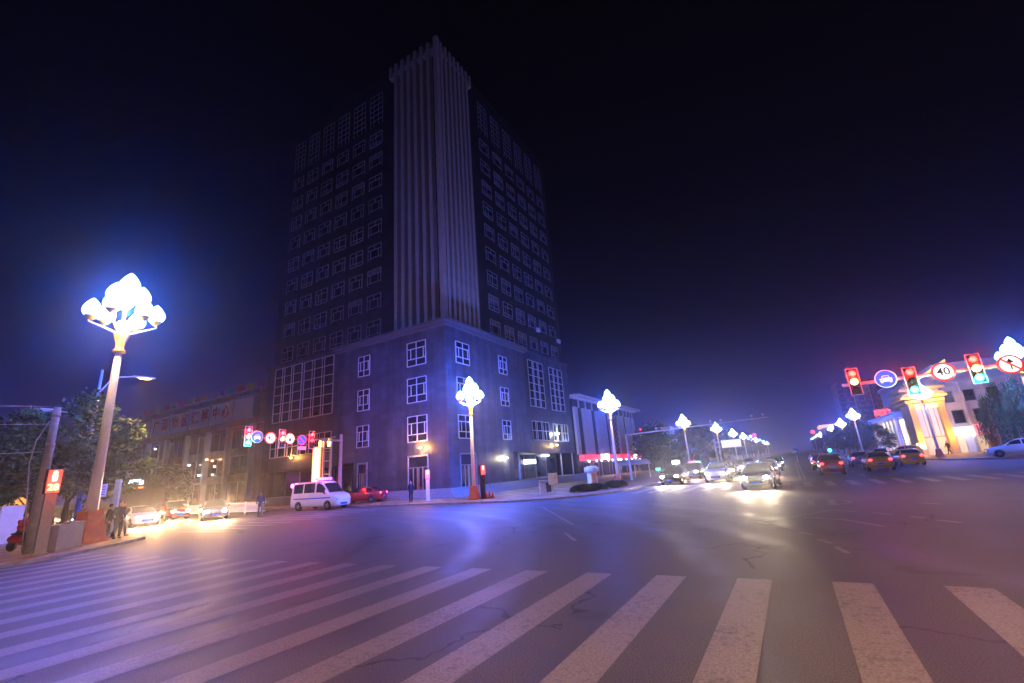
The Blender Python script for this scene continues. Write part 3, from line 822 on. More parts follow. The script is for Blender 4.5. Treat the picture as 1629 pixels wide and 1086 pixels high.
for i, (x, z) in enumerate(((15.4, 2.6), (19.0, 2.6), (17.2, 8.75), (15.5, 7.7), (18.8, 7.7))):
    li = bpy.data.lights.new('cornice_floodlight', 'POINT'); li.energy = 260; li.color = (1.0, 0.46, 0.03); li.shadow_soft_size = 0.3
    lo = bpy.data.objects.new('cornice_floodlight', li); COL.objects.link(lo); lo.parent = pav; lo.location = Vector((x, YR - 1.3, z)) - PB

WB = Vector((23, YR, 0))
wh = thing('white_block', 'white stucco block with square dark windows above lit shop signs', 'shop building', WB)
def wpart(mb, name, m): return vpart(mb, name, m, wh, WB)
wx0, wx1 = px1 + 0.06, 30.0
wpart(MB().box(wx0, wx1, YR + 1, YR + 16, 0.12, 9.6), 'block_body', M['stucco'])
wpart(MB().box(wx0 - 0.02, wx1 + 0.3, YR + 0.6, YR + 16, 9.6, 9.9).box(wx0 - 0.02, wx1, YR + 1.2, YR + 16, 9.9, 12.1).box(wx0 - 0.02, wx1 + 0.2, YR + 0.9, YR + 16, 12.1, 12.4), 'parapet', M['stucco'])
for (a, b) in ((1503, 1526), (1538, 1560), (1575, 1597)):
    for (z0, z1) in ((6.9, 8.5), (4.0, 5.85)):
        x0 = at_y(a + (8 if z0 < 5 else 0), 650, YR + 1).x; x1 = x0 + 1.3
        o = wpart(MB().box(x0, x0 + 0.08, YR + 0.9, YR + 0.997, z0, z1).box(x1 - 0.08, x1, YR + 0.9, YR + 0.997, z0, z1).box(x0 + 0.08, x1 - 0.08, YR + 0.9, YR + 0.997, z1 - 0.08, z1).box(x0 + 0.08, x1 - 0.08, YR + 0.9, YR + 0.997, z0, z0 + 0.08), 'window', M['frame_dim'])
        MB().quad((x0, YR + 0.96, z0), (x1, YR + 0.96, z0), (x1, YR + 0.96, z1), (x0, YR + 0.96, z1)).build('pane', M['glass'], o)
for x in (wx0 + 0.15, 21.6, 24.0): wpart(MB().box(x - 0.12, x + 0.12, YR + 0.8, YR + 1, 3.6, 9.6), 'pilaster', M['stucco'])
s0, s1, s2 = wx0 + 0.1, at_y(1551, 680, YR).x, at_y(1575, 680, YR).x
wpart(MB().box(s0, s1, YR + 0.55, YR + 0.98, 2.5, 3.6), 'shop_sign', emit('pale_shop_sign', (0.75, 0.9, 1.0), 0.7))
wpart(MB().box(s0, s0 + 1.2, YR + 0.5, YR + 0.549, 3.05, 3.5), 'sign_stripe', emit('blue_stripe', (0.05, 0.45, 0.95), 1.2))
wpart(MB().box(s0 + 1.2, s1 - 0.1, YR + 0.5, YR + 0.549, 2.55, 2.75), 'sign_stripe', emit('orange_stripe', (1.0, 0.4, 0.1), 1.2))
wpart(MB().box(s1 + 0.05, s2, YR + 0.5, YR + 0.98, 2.35, 3.75), 'red_sign_board', emit('pink_board', (0.9, 0.12, 0.22), 0.9))
mb = MB()
for k_ in range(4):
    xx = s1 + 0.28 + k_ * (s2 - s1 - 0.3) / 4
    for zz in (2.5, 2.8, 3.1, 3.4): mb.box(xx, xx + 0.16, YR + 0.46, YR + 0.498, zz, zz + 0.2)
    mb.box(xx + 0.05, xx + 0.1, YR + 0.462, YR + 0.496, 2.45, 3.62)
wpart(mb, 'board_lettering', M['hall_letter'])
for x0, x1, c in ((s0 + 0.2, s0 + 0.9, (0.9, 0.75, 0.45)), (s0 + 1.0, s0 + 1.8, (0.15, 0.3, 0.9)), (s0 + 1.9, s1 - 0.1, (0.15, 0.32, 0.9)), (s1 + 0.1, s2 - 0.5, (0.9, 0.6, 0.25))):
    wpart(MB().box(x0, x1, YR + 0.9, YR + 0.98, 0.16, 2.25), 'shop_door', emit('lit_door', c, 0.45))
for x in (s0 + 0.95, s0 + 1.85, s1, s2 - 0.35): wpart(MB().box(x - 0.04, x + 0.04, YR + 0.8, YR + 0.98, 0.16, 2.3), 'door_post', M['frame'])
for x in (s0 + 1.1, s1 - 0.3): wpart(MB().ball((x, YR + 0.4, 2.35), 0.13), 'fascia_lamp', M['white_bulb'])
wpart(MB().box(s2 - 0.3, s2 + 0.3, YR + 0.5, YR + 0.98, 0.12, 2.3), 'brown_pier', mat('brown_tile', (0.20, 0.08, 0.05), 0.5))

# low wall with blank billboard
bw = thing('boundary_wall', 'grey low wall carrying a blank white billboard beside the white block', 'wall', (26, 80, 0))
vpart(MB().box(22.2, 34, 80, 80.35, 0.12, 3.2).box(22.1, 34, 79.9, 80.45, 3.2, 3.4), 'wall_body', M['concrete'], bw, Vector((26, 80, 0)))
vpart(MB().box(22.7, 31, 79.86, 79.998, 0.5, 2.9), 'billboard_panel', mat('blank_billboard', (0.72, 0.62, 0.60), 0.5, var=0.04), bw, Vector((26, 80, 0)))
vpart(MB().box(22.6, 31.1, 79.84, 79.996, 2.9, 2.98).box(22.6, 31.1, 79.84, 79.996, 0.42, 0.5), 'billboard_frame', M['steel'], bw, Vector((26, 80, 0)))

# blue-grey link block and the colonnaded hall along the avenue
KB = Vector((19, 115, 0))
kt = thing('colonnaded_hall', 'white colonnaded hall with lit portico and red roof letters', 'hall', KB)
def kpart(mb, name, m): return vpart(mb, name, m, kt, KB)
kpart(MB().box(19.4, 34, 112, 142, 0.12, 6.6), 'hall_body', M['stucco'])
kpart(MB().box(17.4, 34, 111.4, 142.6, 6.6, 7.0).box(17.8, 34, 112, 142, 7.0, 7.5).box(17.3, 34, 111.2, 142.8, 7.5, 7.7), 'portico_roof', M['white_panel'])
for y in (112, 115.6, 119.5, 123.5, 128, 133, 137.5, 142):
    kpart(MB().lathe([(0.42, 0.12), (0.42, 0.4), (0.32, 0.5), (0.28, 6.2), (0.4, 6.4), (0.4, 6.6)], (18.0, y, 0), 12), 'column', M['white_panel'])
kpart(MB().box(19.32, 19.4, 113, 141, 0.6, 5.4), 'lit_front', emit('lit_hall_front', (1.0, 0.62, 0.30), 0.7))
for y in (116, 122, 128, 135): kpart(MB().box(19.24, 19.32, y, y + 1.2, 0.3, 5.0), 'lit_door', emit('bright_door', (0.8, 0.9, 1.0), 2.0))
letters('宾馆', 1.5, M['tail'], kt, Vector((19, 131, 8.75)) - KB, '-y', 0.05, 'roof_letters', 0.06, sx=1.0)
kpart(MB().box(17.4, 20.6, 131.05, 131.2, 7.7, 8.0), 'letter_rail', M['steel'])
li = bpy.data.lights.new('portico_light', 'AREA'); li.shape = 'RECTANGLE'; li.size = 26; li.size_y = 0.8; li.energy = 700; li.color = (1, 0.85, 0.7)
lo = bpy.data.objects.new('portico_light', li); COL.objects.link(lo); lo.parent = kt; lo.location = Vector((18.7, 127, 6.5)) - KB; lo.rotation_euler = (0, 0, RAD(90))
LB = Vector((21, 100, 0))
lk = thing('link_block', 'plain blue grey two storey block between pavilion and colonnaded hall', 'building', LB)
def lpart(mb, name, m): return vpart(mb, name, m, lk, LB)
lpart(MB().box(19.0, 32, 95, 111, 0.12, 6.4).box(18.8, 32, 94.8, 111.1, 6.4, 6.7), 'block_body', M['stucco'])
for i, (y, c) in enumerate(((96, (0.2, 0.7, 1.0)), (99, (0.95, 0.97, 1.0)), (102, (0.2, 0.6, 0.9)), (105, (1.0, 0.5, 0.2)), (108, (1.0, 0.4, 0.1)))):
    lpart(MB().box(18.9, 18.998, y, y + 2.3, 0.3, 2.4), 'lit_shop_front', emit('shop_front_glow', c, 1.8))
    lpart(MB().box(18.7, 18.998, y - 0.1, y + 2.5, 2.5, 3.3), 'shop_sign', emit('shop_sign_glow', [(0.1, 0.3, 0.8), (1, 1, 1), (1.0, 0.25, 0.03), (1.0, 0.3, 0.05), (1.0, 0.55, 0.1)][i], 2.0))
# mid-rise and far tower
def far_building(name, label, x0, x1, y0, y1, h, m, rows, cols, band=None):
    B = Vector(((x0 + x1) / 2, (y0 + y1) / 2, 0))
    t = thing(name, label, 'apartment block', B)
    vpart(MB().box(x0, x1, y0, y1, 0, h), 'wall', m, t, B)
    vpart(MB().box(x0 - 0.4, x1 + 0.4, y0 - 0.4, y1 + 0.4, h, h + 0.8), 'roof_edge', m, t, B)
    for r_ in range(rows):
        z = 3 + (h - 5) * r_ / rows
        for c_ in range(cols):
            x = x0 + (x1 - x0) * (c_ + 0.25) / cols
            vpart(MB().box(x, x + (x1 - x0) * 0.5 / cols, y0 - 0.05, y0, z, z + (h - 5) / rows * 0.5), 'window', M['glass'], t, B)
    if band:
        for f in (0.0, 0.35, 0.7, 1.0):
            vpart(MB().box(x0 + (x1 - x0) * f - 0.3, x0 + (x1 - x0) * f + 0.3, y0 - 0.6, y0 - 0.06, 2, h + 0.6), 'pier', band, t, B)
    return t
a = at_d(1327, 612, 300); b = at_d(1402, 600, 300)
far_building('far_tower', 'tall narrow brownish tower block far behind the avenue trees', a.x, b.x, a.y, a.y + 22, a.z, M['far_wall'], 12, 5, mat('pink_pier', (0.5, 0.33, 0.32), 0.7))
a = at_d(1418, 615, 150); b = at_d(1455, 600, 150)
far_building('mid_rise', 'grey mid-rise block behind the floodlit pavilion', a.x, b.x + 14, a.y, a.y + 18, a.z, M['stucco'], 5, 7)
a = at_d(1303, 676, 190); b = at_d(1328, 676, 190)
FB = Vector((a.x + 2, a.y, 0))
fr = thing('lit_roof_building', 'small building with a yellow lit overhanging roof down the avenue', 'building', FB)
vpart(MB().box(a.x + 0.8, b.x + 6, a.y + 1, a.y + 14, 0, a.z - 1), 'wall', M['stucco'], fr, FB)
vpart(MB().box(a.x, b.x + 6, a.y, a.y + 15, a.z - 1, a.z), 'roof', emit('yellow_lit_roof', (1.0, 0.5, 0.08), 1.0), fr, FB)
# low building left of the avenue with a white parapet and red roundels
a = at_d(1042, 702, 110); b = at_d(1086, 700, 110)
AB = Vector((a.x, a.y, 0))
lw = thing('low_building', 'dim low building with scalloped white parapet and red roundels behind the lamp', 'building', AB)
vpart(MB().box(a.x - 4, b.x + 1, a.y, a.y + 14, 0, a.z - 2), 'wall', M['granite_dark'], lw, AB)
vpart(MB().box(a.x - 4, b.x + 1.2, a.y - 0.4, a.y + 0.5, a.z - 1.2, a.z + 0.1).box(a.x + 1, b.x - 2, a.y, a.y + 4, a.z + 1.4, a.z + 3), 'parapet', M['stucco'], lw, AB)
for f in (0.1, 0.35, 0.6, 0.85):
    vpart(MB().lathe([(0.02, -0.06), (0.8, -0.06), (0.8, 0)], (a.x + (b.x - a.x) * f, a.y - 0.4, a.z - 1.5), 16, 'y'), 'roundel', M['hall_letter'] if f in (0.35, 0.85) else M['stucco'], lw, AB)

# ================================================================== TREES
def leaf_cloud(rnd, clumps, n, size, droop=0.0):
    mb = MB()
    for (c, r) in clumps:
        c = Vector(c)
        for _ in range(int(n * r * r)):
            d = Vector((rnd.gauss(0, 1), rnd.gauss(0, 1), rnd.gauss(0, 1)))
            d.normalize()
            p = c + d * r * (rnd.random() ** 0.45) * (0.8 + 0.4 * rnd.random())
            s = size * (0.6 + 0.8 * rnd.random())
            u = Vector((rnd.gauss(0, 1), rnd.gauss(0, 1), rnd.gauss(0, 0.7))).normalized()
            w = u.cross(Vector((rnd.gauss(0, 1), rnd.gauss(0, 1), rnd.gauss(0, 1)))).normalized()
            mb.quad(p - u * s, p + w * s * 0.45, p + u * s, p - w * s * 0.45)
    return mb
def make_tree(h, crown_r, seed, leafm, size=0.24, dens=380, trunk_f=0.32):
    rnd = random.Random(seed)
    tr = MB()
    th = h * trunk_f
    tr.tube([(0, 0, 0), (0.05, 0.02, th * 0.5), (0.0, 0.08, th), (0.1, 0.1, h * 0.6), (0.05, 0.0, h * 0.85)], [h * 0.026, h * 0.02, h * 0.017, h * 0.01, 0.02], 8)
    clumps = []
    for i in range(15):
        a = i * 2.4 + rnd.random(); zz = th + (h - th) * (0.12 + 0.8 * (i / 14.0))
        prof = math.sin(math.pi * min(1, max(0.12, (zz - th * 0.8) / (h - th * 0.8)) ** 0.75))
        rr = crown_r * (0.35 + 0.65 * prof) * (0.5 + 0.62 * rnd.random())
        e = Vector((math.cos(a) * rr, math.sin(a) * rr, zz))
        s0 = Vector((0.04, 0.05, min(h * 0.8, zz - rr * 0.55)))
        tr.tube([s0, (s0 + e) / 2 + Vector((0, 0, 0.15 * rr)), e], [h * 0.009, h * 0.006, 0.012], 5)
        clumps.append((e, crown_r * (0.30 + 0.22 * rnd.random())))
        for _ in range(2):
            q = e + Vector((rnd.gauss(0, 0.35), rnd.gauss(0, 0.35), rnd.gauss(0, 0.3))) * crown_r * 0.6
            clumps.append((q, crown_r * (0.14 + 0.14 * rnd.random())))
    clumps.append((Vector((0, 0, h - crown_r * 0.2)), crown_r * 0.3))
    return tr.data('trunk', M['bark']), leaf_cloud(rnd, clumps, dens / (crown_r * crown_r) * 4.6, size).data('crown', leafm)
def put_tree(name, label, data, loc, rotz, scale=1.0, group=None, cat='tree'):
    t = thing(name, label, cat, loc, rotz, group, scale)
    link('trunk', data[0], t); link('crown', data[1], t)
    return t
t1 = make_tree(10.0, 3.6, 1, M['leaf'], 0.2, 520)
t2 = make_tree(9.0, 3.2, 2, M['leaf'], 0.2, 480)
t3 = make_tree(8.0, 3.4, 3, M['leaf_dark'], 0.24, 300, 0.25)
t4 = make_tree(8.5, 3.0, 5, M['leaf_dark'], 0.24, 300, 0.25)
def at_height(px, py, d): return at_d(px, py, d).z
for i, (px, d, top, dat, lb) in enumerate(((100, 43, 636, t1, 'leafy street tree behind the blue based lamp post, tallest of the left group'),
                                   (142, 44.5, 672, t2, 'leafy street tree showing both sides of the tall flower lamp pole'),
                                   (48, 40, 668, t2, 'leafy street tree behind the utility pole and its cables'),
                                   (-10, 41, 672, t1, 'dark street tree cut by the left picture edge'))):
    p = at_d(px, 830, d); hh = at_d(px, top, d).z
    put_tree('street_tree', lb, dat, (p.x, p.y, 0.12), i * 1.3, hh / (10.3 if dat is t1 else 9.3), 'trees on the near left pavement')
p = at_y(272, 790, 36.5); put_tree('street_tree', 'dark round tree standing in front of the hall entrance', t3, (p.x, 36.5, 0.12), 0.4, 0.78)
p = at_y(225, 790, 37.0); put_tree('street_tree', 'dark tree at the far left end of the hall facade', t4, (p.x, 37.0, 0.12), 2.4, 0.7)
ordn = ['first', 'second', 'third', 'fourth', 'fifth', 'sixth', 'seventh', 'eighth', 'ninth', 'tenth', 'eleventh', 'twelfth', 'thirteenth', 'fourteenth', 'fifteenth', 'sixteenth']
for i, (x, y, sc_) in enumerate(((14.6, 117, 0.72), (13.2, 128, 0.85), (13.6, 141, 0.9), (13.2, 156, 0.95), (13.4, 172, 0.95), (13.2, 190, 1.0), (13.4, 212, 1.0), (13.2, 240, 1.0), (13.2, 275, 1.05), (13.0, 315, 1.05))):
    put_tree('avenue_tree', 'dark avenue tree right of the road, %s from the crossing' % ordn[i], (t3, t4)[i % 2], (x, y, 0.12), i * 1.9, sc_, 'right row of avenue trees')
for i, (x, y, sc_) in enumerate(((-20, 86, 0.8), (-24, 95, 1.05), (-18, 103, 0.95), (-26, 112, 1.2), (-17.5, 120, 1.05), (-17, 136, 1.1), (-25, 140, 1.2), (-16.6, 154, 1.1), (-16.4, 175, 1.15), (-16.2, 198, 1.15), (-16, 225, 1.2), (-15.8, 260, 1.2), (-15.6, 300, 1.2), (-15.5, 345, 1.2))):
    put_tree('avenue_tree', 'dark avenue tree left of the road, %s beyond the panelled shop building' % ordn[i], (t4, t3)[i % 2], (x, y, 0.12), i * 1.7, sc_, 'left row of avenue trees')
# weeping willows at the right edge
def make_willow(h, r, seed):
    rnd = random.Random(seed)
    tr = MB(); tr.tube([(0, 0, 0), (0.1, 0, h * 0.3), (0, 0.1, h * 0.6), (0.1, 0, h * 0.85)], [0.28, 0.22, 0.15, 0.05], 8)
    lf = MB()
    for i in range(170):
        a = rnd.random() * 6.283; rr = r * (0.15 + 0.85 * math.sqrt(rnd.random())); z0 = h * (1.0 - 0.42 * (rr / r) ** 2) - rnd.random() * 0.6
        if i % 9 == 0: tr.tube([(0, 0, h * 0.55), (math.cos(a) * rr * 0.5, math.sin(a) * rr * 0.5, z0 * 0.95), (math.cos(a) * rr, math.sin(a) * rr, z0)], [0.06, 0.04, 0.012], 5)
        L = h * (0.25 + 0.35 * rnd.random())
        bx, by = math.cos(a) * rr, math.sin(a) * rr
        for k_ in range(46):
            f = k_ / 45
            p = Vector((bx + math.cos(a) * 0.5 * f + rnd.gauss(0, 0.14), by + math.sin(a) * 0.5 * f + rnd.gauss(0, 0.14), z0 - L * f + rnd.gauss(0, 0.05)))
            u = Vector((rnd.gauss(0, 0.25), rnd.gauss(0, 0.25), -1)).normalized(); w = Vector((rnd.gauss(0, 1), rnd.gauss(0, 1), 0)).normalized()
            s = 0.16
            lf.quad(p - u * s, p + w * s * 0.22, p + u * s, p - w * s * 0.22)
    return tr.data('trunk', M['bark']), lf.data('crown', M['leaf_willow'])
wl = make_willow(8.0, 2.4, 8)
for px, d, top, lb in ((1626, 78, 600, 'weeping willow hanging over the white block, left one of two'), (1672, 66, 580, 'weeping willow cut by the right picture edge')):
    p = at_d(px, 720, d)
    put_tree('willow_tree', lb, wl, (p.x, p.y, 0.12), px, at_d(px, top, d).z / 8.0, 'willows at the right edge')
# clipped hedges on the corner pavement
def hedge(p, lx, ly, h, rot, label, seed):
    rnd = random.Random(seed)
    t = thing('clipped_hedge', label, 'hedge', (p[0], p[1], 0.12), rot)
    core = MB(); core.ball((0, 0, h * 0.42), lx * 0.46, ly * 0.42, h * 0.45, 16, 8); core.build('stems', M['bark'], t)
    lf = MB()
    for _ in range(4200):
        u_, v_ = rnd.uniform(-1, 1), rnd.uniform(-1, 1)
        m_ = max(0, 1 - abs(u_) ** 4) ** 0.3 * max(0, 1 - abs(v_) ** 4) ** 0.3
        p_ = Vector((u_ * lx / 2, v_ * ly / 2, h * m_ * (0.15 + 0.85 * rnd.random() ** 0.4)))
        a_ = Vector((rnd.gauss(0, 1), rnd.gauss(0, 1), rnd.gauss(0, 1))).normalized(); b_ = a_.cross(Vector((0.3, 0.2, 1))).normalized()
        s = 0.05 + 0.04 * rnd.random()
        lf.quad(p_ - a_ * s, p_ + b_ * s * 0.5, p_ + a_ * s, p_ - b_ * s * 0.5)
    lf.build('foliage', M['hedge'], t)
hedge((-13.9, 34.4), 2.8, 1.0, 0.55, 0.75, 'low rounded hedge on the corner pavement before the advert column', 1)
hedge((-13.2, 38.6), 2.6, 1.0, 0.55, 1.4, 'low clipped hedge at the foot of the middle flower lamp', 2)

# ================================================================== FLOWER STREET LAMPS
def globe_bud(c, r):
    m_ = MB(); m_.lathe([(0.25 * r, -1.05 * r), (0.75 * r, -0.75 * r), (1.0 * r, -0.15 * r), (0.92 * r, 0.4 * r), (0.55 * r, 1.05 * r), (0.2 * r, 1.45 * r), (0.0, 1.6 * r)], (0, 0, 0), 14)
    return m_.data('globe', M['globe'])
GB = globe_bud((0, 0, 0), 0.29)
HOLD = MB().lathe([(0.05, -0.40), (0.10, -0.36), (0.17, -0.28), (0.235, -0.19), (0.225, -0.19), (0.12, -0.30)], (0, 0, 0), 14).data('globe_holder', M['gold'])
def flower_lamp(label, loc, scale, power, rotz=0.0, neck=0.035):
    t = thing('flower_street_lamp', label, 'street lamp', loc, rotz, 'white flower shaped street lamps', scale)
    MB().taper(0, 0, 0, 0.08, 0.42, 0.42, 0.42, 0.42).taper(0, 0, 0.08, 0.95, 0.36, 0.36, 0.24, 0.24).taper(0, 0, 0.95, 1.02, 0.28, 0.28, 0.26, 0.26).build('pedestal', M['pedestal'], t)
    MB().lathe([(0.17, 1.02), (0.15, 3), (0.115, 6.6)], (0, 0, 0), 14).build('pole', M['white_pole'], t)
    MB().lathe([(0.13, 6.6), (0.2, 6.64), (0.2, 6.72), (0.13, 6.78), (0.15, 7.0), (0.23, 7.25), (0.26, 7.4), (0.12, 7.45)], (0, 0, 0), 14).build('collar', M['gold'], t)
    spots = [(0, 0, 9.35, 1.15)]
    for i in range(3):
        a = RAD(120 * i + 30); spots.append((0.46 * math.cos(a), 0.46 * math.sin(a), 8.85, 1.0))
    for i in range(6):
        a = RAD(60 * i); spots.append((0.95 * math.cos(a), 0.95 * math.sin(a), 8.15 + 0.12 * (i % 2), 1.0))
    for (x, y, z, s) in spots:
        r_ = math.hypot(x, y)
        d = (x / r_, y / r_) if r_ > 0 else (0, 0)
        zb = z - 0.28 * s
        MB().tube([(d[0] * 0.1, d[1] * 0.1, 7.35), (d[0] * (0.1 + r_ * 0.5), d[1] * (0.1 + r_ * 0.5), 7.45 + (zb - 7.45) * 0.22), (d[0] * r_ * 1.06, d[1] * r_ * 1.06, 7.45 + (zb - 7.45) * 0.6), (x, y, zb)], [0.04, 0.035, 0.03, 0.045], 6).build('arm', M['white_pole'], t)
        o = link('globe', GB, t, (x, y, z)); o.scale = (s, s, s)
        link('globe_holder', HOLD, o)
    MB().ball((0, 0, 7.66), 0.24).build('neck_bulb', M['warm_bulb'], t)
    if power:
        li = bpy.data.lights.new('globe_light', 'POINT'); li.energy = power * K_LAMP; li.color = (0.02, 0.105, 1.0); li.shadow_soft_size = 0.25
        lo = bpy.data.objects.new('globe_light', li); COL.objects.link(lo); lo.parent = t; lo.location = (0, 0, 8.35)
        for i in range(3):      # under the buds, lighting pole and ground
            pass
        li = bpy.data.lights.new('neck_light', 'POINT'); li.energy = neck * power * K_LAMP; li.color = (1.0, 0.55, 0.16); li.shadow_soft_size = 0.12
        lo = bpy.data.objects.new('neck_light', li); COL.objects.link(lo); lo.parent = t; lo.location = (0.42, -0.42, 7.55)
    return t
P_ = 6000
g0 = at_z(137, 863, 0.12)
flower_lamp('tallest flower lamp with orange pedestal at the near left kerb', (g0.x, g0.y, 0.12), 1.45, P_ * 1.4, 0.3, 0.08)
g1 = at_z(755, 794, 0.12)
flower_lamp('flower lamp on orange pedestal before the tower corner', (g1.x, g1.y, 0.12), 0.99, P_ * 3.6, 0.2, 0.04)
g2 = at_z(990, 772, 0.12)
flower_lamp('flower lamp standing by the clipped hedge before the panelled shop building', (g2.x - 0.3, g2.y, 0.12), 0.88, P_)
g3 = at_z(1100, 750, 0.12)
flower_lamp('flower lamp beside the dim low building with red roundels', (g3.x, g3.y, 0.12), 0.86, P_)
for px, py, d, sc_, lb, pw in ((1608, 550, 60, 1.05, 'flower lamp cut by the right picture edge beside the willow', P_ * 1.5),
                               (1463, 622, 75, 0.92, 'flower lamp in front of the yellow floodlit pavilion', P_ * 0.45),
                               (1357, 661, 108, 0.90, 'flower lamp rising out of the dark round trees right of the avenue', P_)):
    p = at_d(px, py, d); flower_lamp(lb, (p.x, p.y, 0.12), sc_, pw)
for i, y in enumerate((106, 138, 170, 202, 234, 266, 300, 340)):
    flower_lamp('distant flower lamp in the left avenue row, %s behind the one by the low building' % ordn[i], (-12.8, y, 0.12), 0.9, P_ * 0.8 if i < 3 else 0)
for i, y in enumerate((140, 172, 204, 236, 268, 300, 340)):
    flower_lamp('distant flower lamp in the right avenue row, %s behind the lamp among the round trees' % ordn[i], (11.6, y, 0.12), 0.9, P_ * 0.8 if i < 3 else 0)

# blue based road lamps with two curved arms (one pole seen, the one on the near corner is added for light)
def road_lamp(label, loc, rotz, top, power, aim=(0, 0, 0)):
    t = thing('road_lamp', label, 'street lamp', loc, rotz, 'blue based road lamps')
    MB().lathe([(0.30, 0.0), (0.30, 0.04), (0.16, 0.06), (0.15, 3.1)], (0, 0, 0), 12).build('base_section', M['blue_paint'], t)
    MB().lathe([(0.15, 3.1), (0.11, top * 0.72), (0.08, top)], (0, 0, 0), 12).build('pole', M['white_pole'], t)
    for z in (top * 0.52, top * 0.58, top * 0.82): MB().lathe([(0.155, z), (0.155, z + 0.09)], (0, 0, 0), 12).build('clamp_band', M['gold'], t)
    for s, zz, m_ in ((1, top * 0.86, 'warm_bulb'), (-1, top * 0.60, None)):
        a = MB()
        a.tube([(0, s * 0.1, zz), (0, s * 0.5, zz + 0.75), (0, s * 1.1, zz + 1.15), (0, s * 1.9, zz + 1.3)], [0.06, 0.055, 0.05, 0.045], 8)
        a.build('lamp_arm', M['white_pole'], t)
        h = MB(); h.lathe([(0.03, -0.75), (0.14, -0.65), (0.19, 0.0), (0.15, 0.6), (0.04, 0.75)], (0, s * 2.5, 0), 12, 'y')
        h.v = [(x, y, zz + 1.32 + z * 0.55) for x, y, z in h.v]
        hd = h.build('lamp_head', M['white_pole'], t)
        MB().ball((0, s * 2.55, zz + 1.25), 0.13, 0.42, 0.09).build('lens', M['warm_bulb'] if m_ else M['white'], hd)
        if m_:
            li = bpy.data.lights.new('sodium_light', 'SPOT'); li.energy = power * K_LAMP; li.color = (1.0, 0.50, 0.26); li.spot_size = RAD(128); li.spot_blend = 0.8; li.shadow_soft_size = 0.2
            lo = bpy.data.objects.new('sodium_light', li); COL.objects.link(lo); lo.parent = hd; lo.location = (0, s * 2.55, zz + 1.08); lo.rotation_euler = aim
    return t
p = at_d(118, 840, 42.5)
road_lamp('white road lamp with blue base and two curved arms behind the tall flower lamp', (p.x, p.y, 0.12), 0, at_d(152, 590, 42.5).z, 6500, (RAD(-4), RAD(-6), 0))

# ================================================================== SIGNALS AND SIGNS
def signal_head(parent, loc, rotz, lit, h=1.5):
    o = MB().box(-0.24, 0.24, 0, 0.18, -h / 2, h / 2).build('signal_head', M['black'], parent, loc=loc, rotz=rotz)
    b = 0.30
    MB().box(-b, b, 0.03, 0.06, -h / 2 - 0.06, -h / 2 - 0.02).box(-b, b, 0.03, 0.06, h / 2 + 0.02, h / 2 + 0.06).box(-b, -b + 0.04, 0.03, 0.06, -h / 2 - 0.02, h / 2 + 0.02).box(b - 0.04, b, 0.03, 0.06, -h / 2 - 0.02, h / 2 + 0.02).build('white_border', M['white'], o)
    for i in range(3):
        z = h / 2 - h / 6 - i * h / 3
        key = lit[i]
        MB().lathe([(0.001, -0.05), (0.12, -0.045), (0.195, -0.002)], (0, 0, z), 18, 'y').build('lens', M[key] if key else M['lens_off'], o)
        v = MB()
        n = 10
        for k_ in range(n):
            a0, a1 = RAD(10 + 160 * k_ / n), RAD(10 + 160 * (k_ + 1) / n)
            v.quad((0.215 * math.cos(a0), 0, z + 0.215 * math.sin(a0)), (0.215 * math.cos(a1), 0, z + 0.215 * math.sin(a1)), (0.205 * math.cos(a1), -0.22, z + 0.205 * math.sin(a1)), (0.205 * math.cos(a0), -0.22, z + 0.205 * math.sin(a0)))
        v.build('visor', M['black'], o)
    col = {'red_lit': (1, 0.015, 0.01), 'amber_lit': (1, 0.4, 0.08), 'green_lit': (0.05, 0.9, 0.7)}
    for i, key in enumerate(lit):
        if key and i in (0, 2):
            li = bpy.data.lights.new('lens_light', 'POINT'); li.energy = 270 if key == 'red_lit' else 120; li.color = col[key]; li.shadow_soft_size = 0.15
            lo = bpy.data.objects.new('lens_light', li); COL.objects.link(lo); lo.parent = o; lo.location = (0, -0.4, h / 2 - h / 6 - i * h / 3)
    return o
M['face_white'] = emit('glowing_white_face', (1.0, 0.96, 0.92), 0.42, (0.75, 0.75, 0.75))  # sign faces are no lamps; their glow stands in for reflected headlight
M['face_blue'] = emit('glowing_blue_face', (0.06, 0.14, 1.0), 0.75, (0.02, 0.10, 0.70))
M['face_symbol'] = emit('glowing_symbol', (0.9, 0.94, 1.0), 0.6, (0.75, 0.75, 0.75))
M['face_ring'] = emit('glowing_red_ring', (1.0, 0.04, 0.04), 0.55, (0.70, 0.03, 0.03))
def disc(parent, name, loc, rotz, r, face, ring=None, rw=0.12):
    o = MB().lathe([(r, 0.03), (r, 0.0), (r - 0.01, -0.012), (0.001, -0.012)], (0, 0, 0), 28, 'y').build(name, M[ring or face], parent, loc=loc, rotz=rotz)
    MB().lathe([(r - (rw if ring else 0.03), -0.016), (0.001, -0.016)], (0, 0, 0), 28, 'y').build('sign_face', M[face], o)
    return o
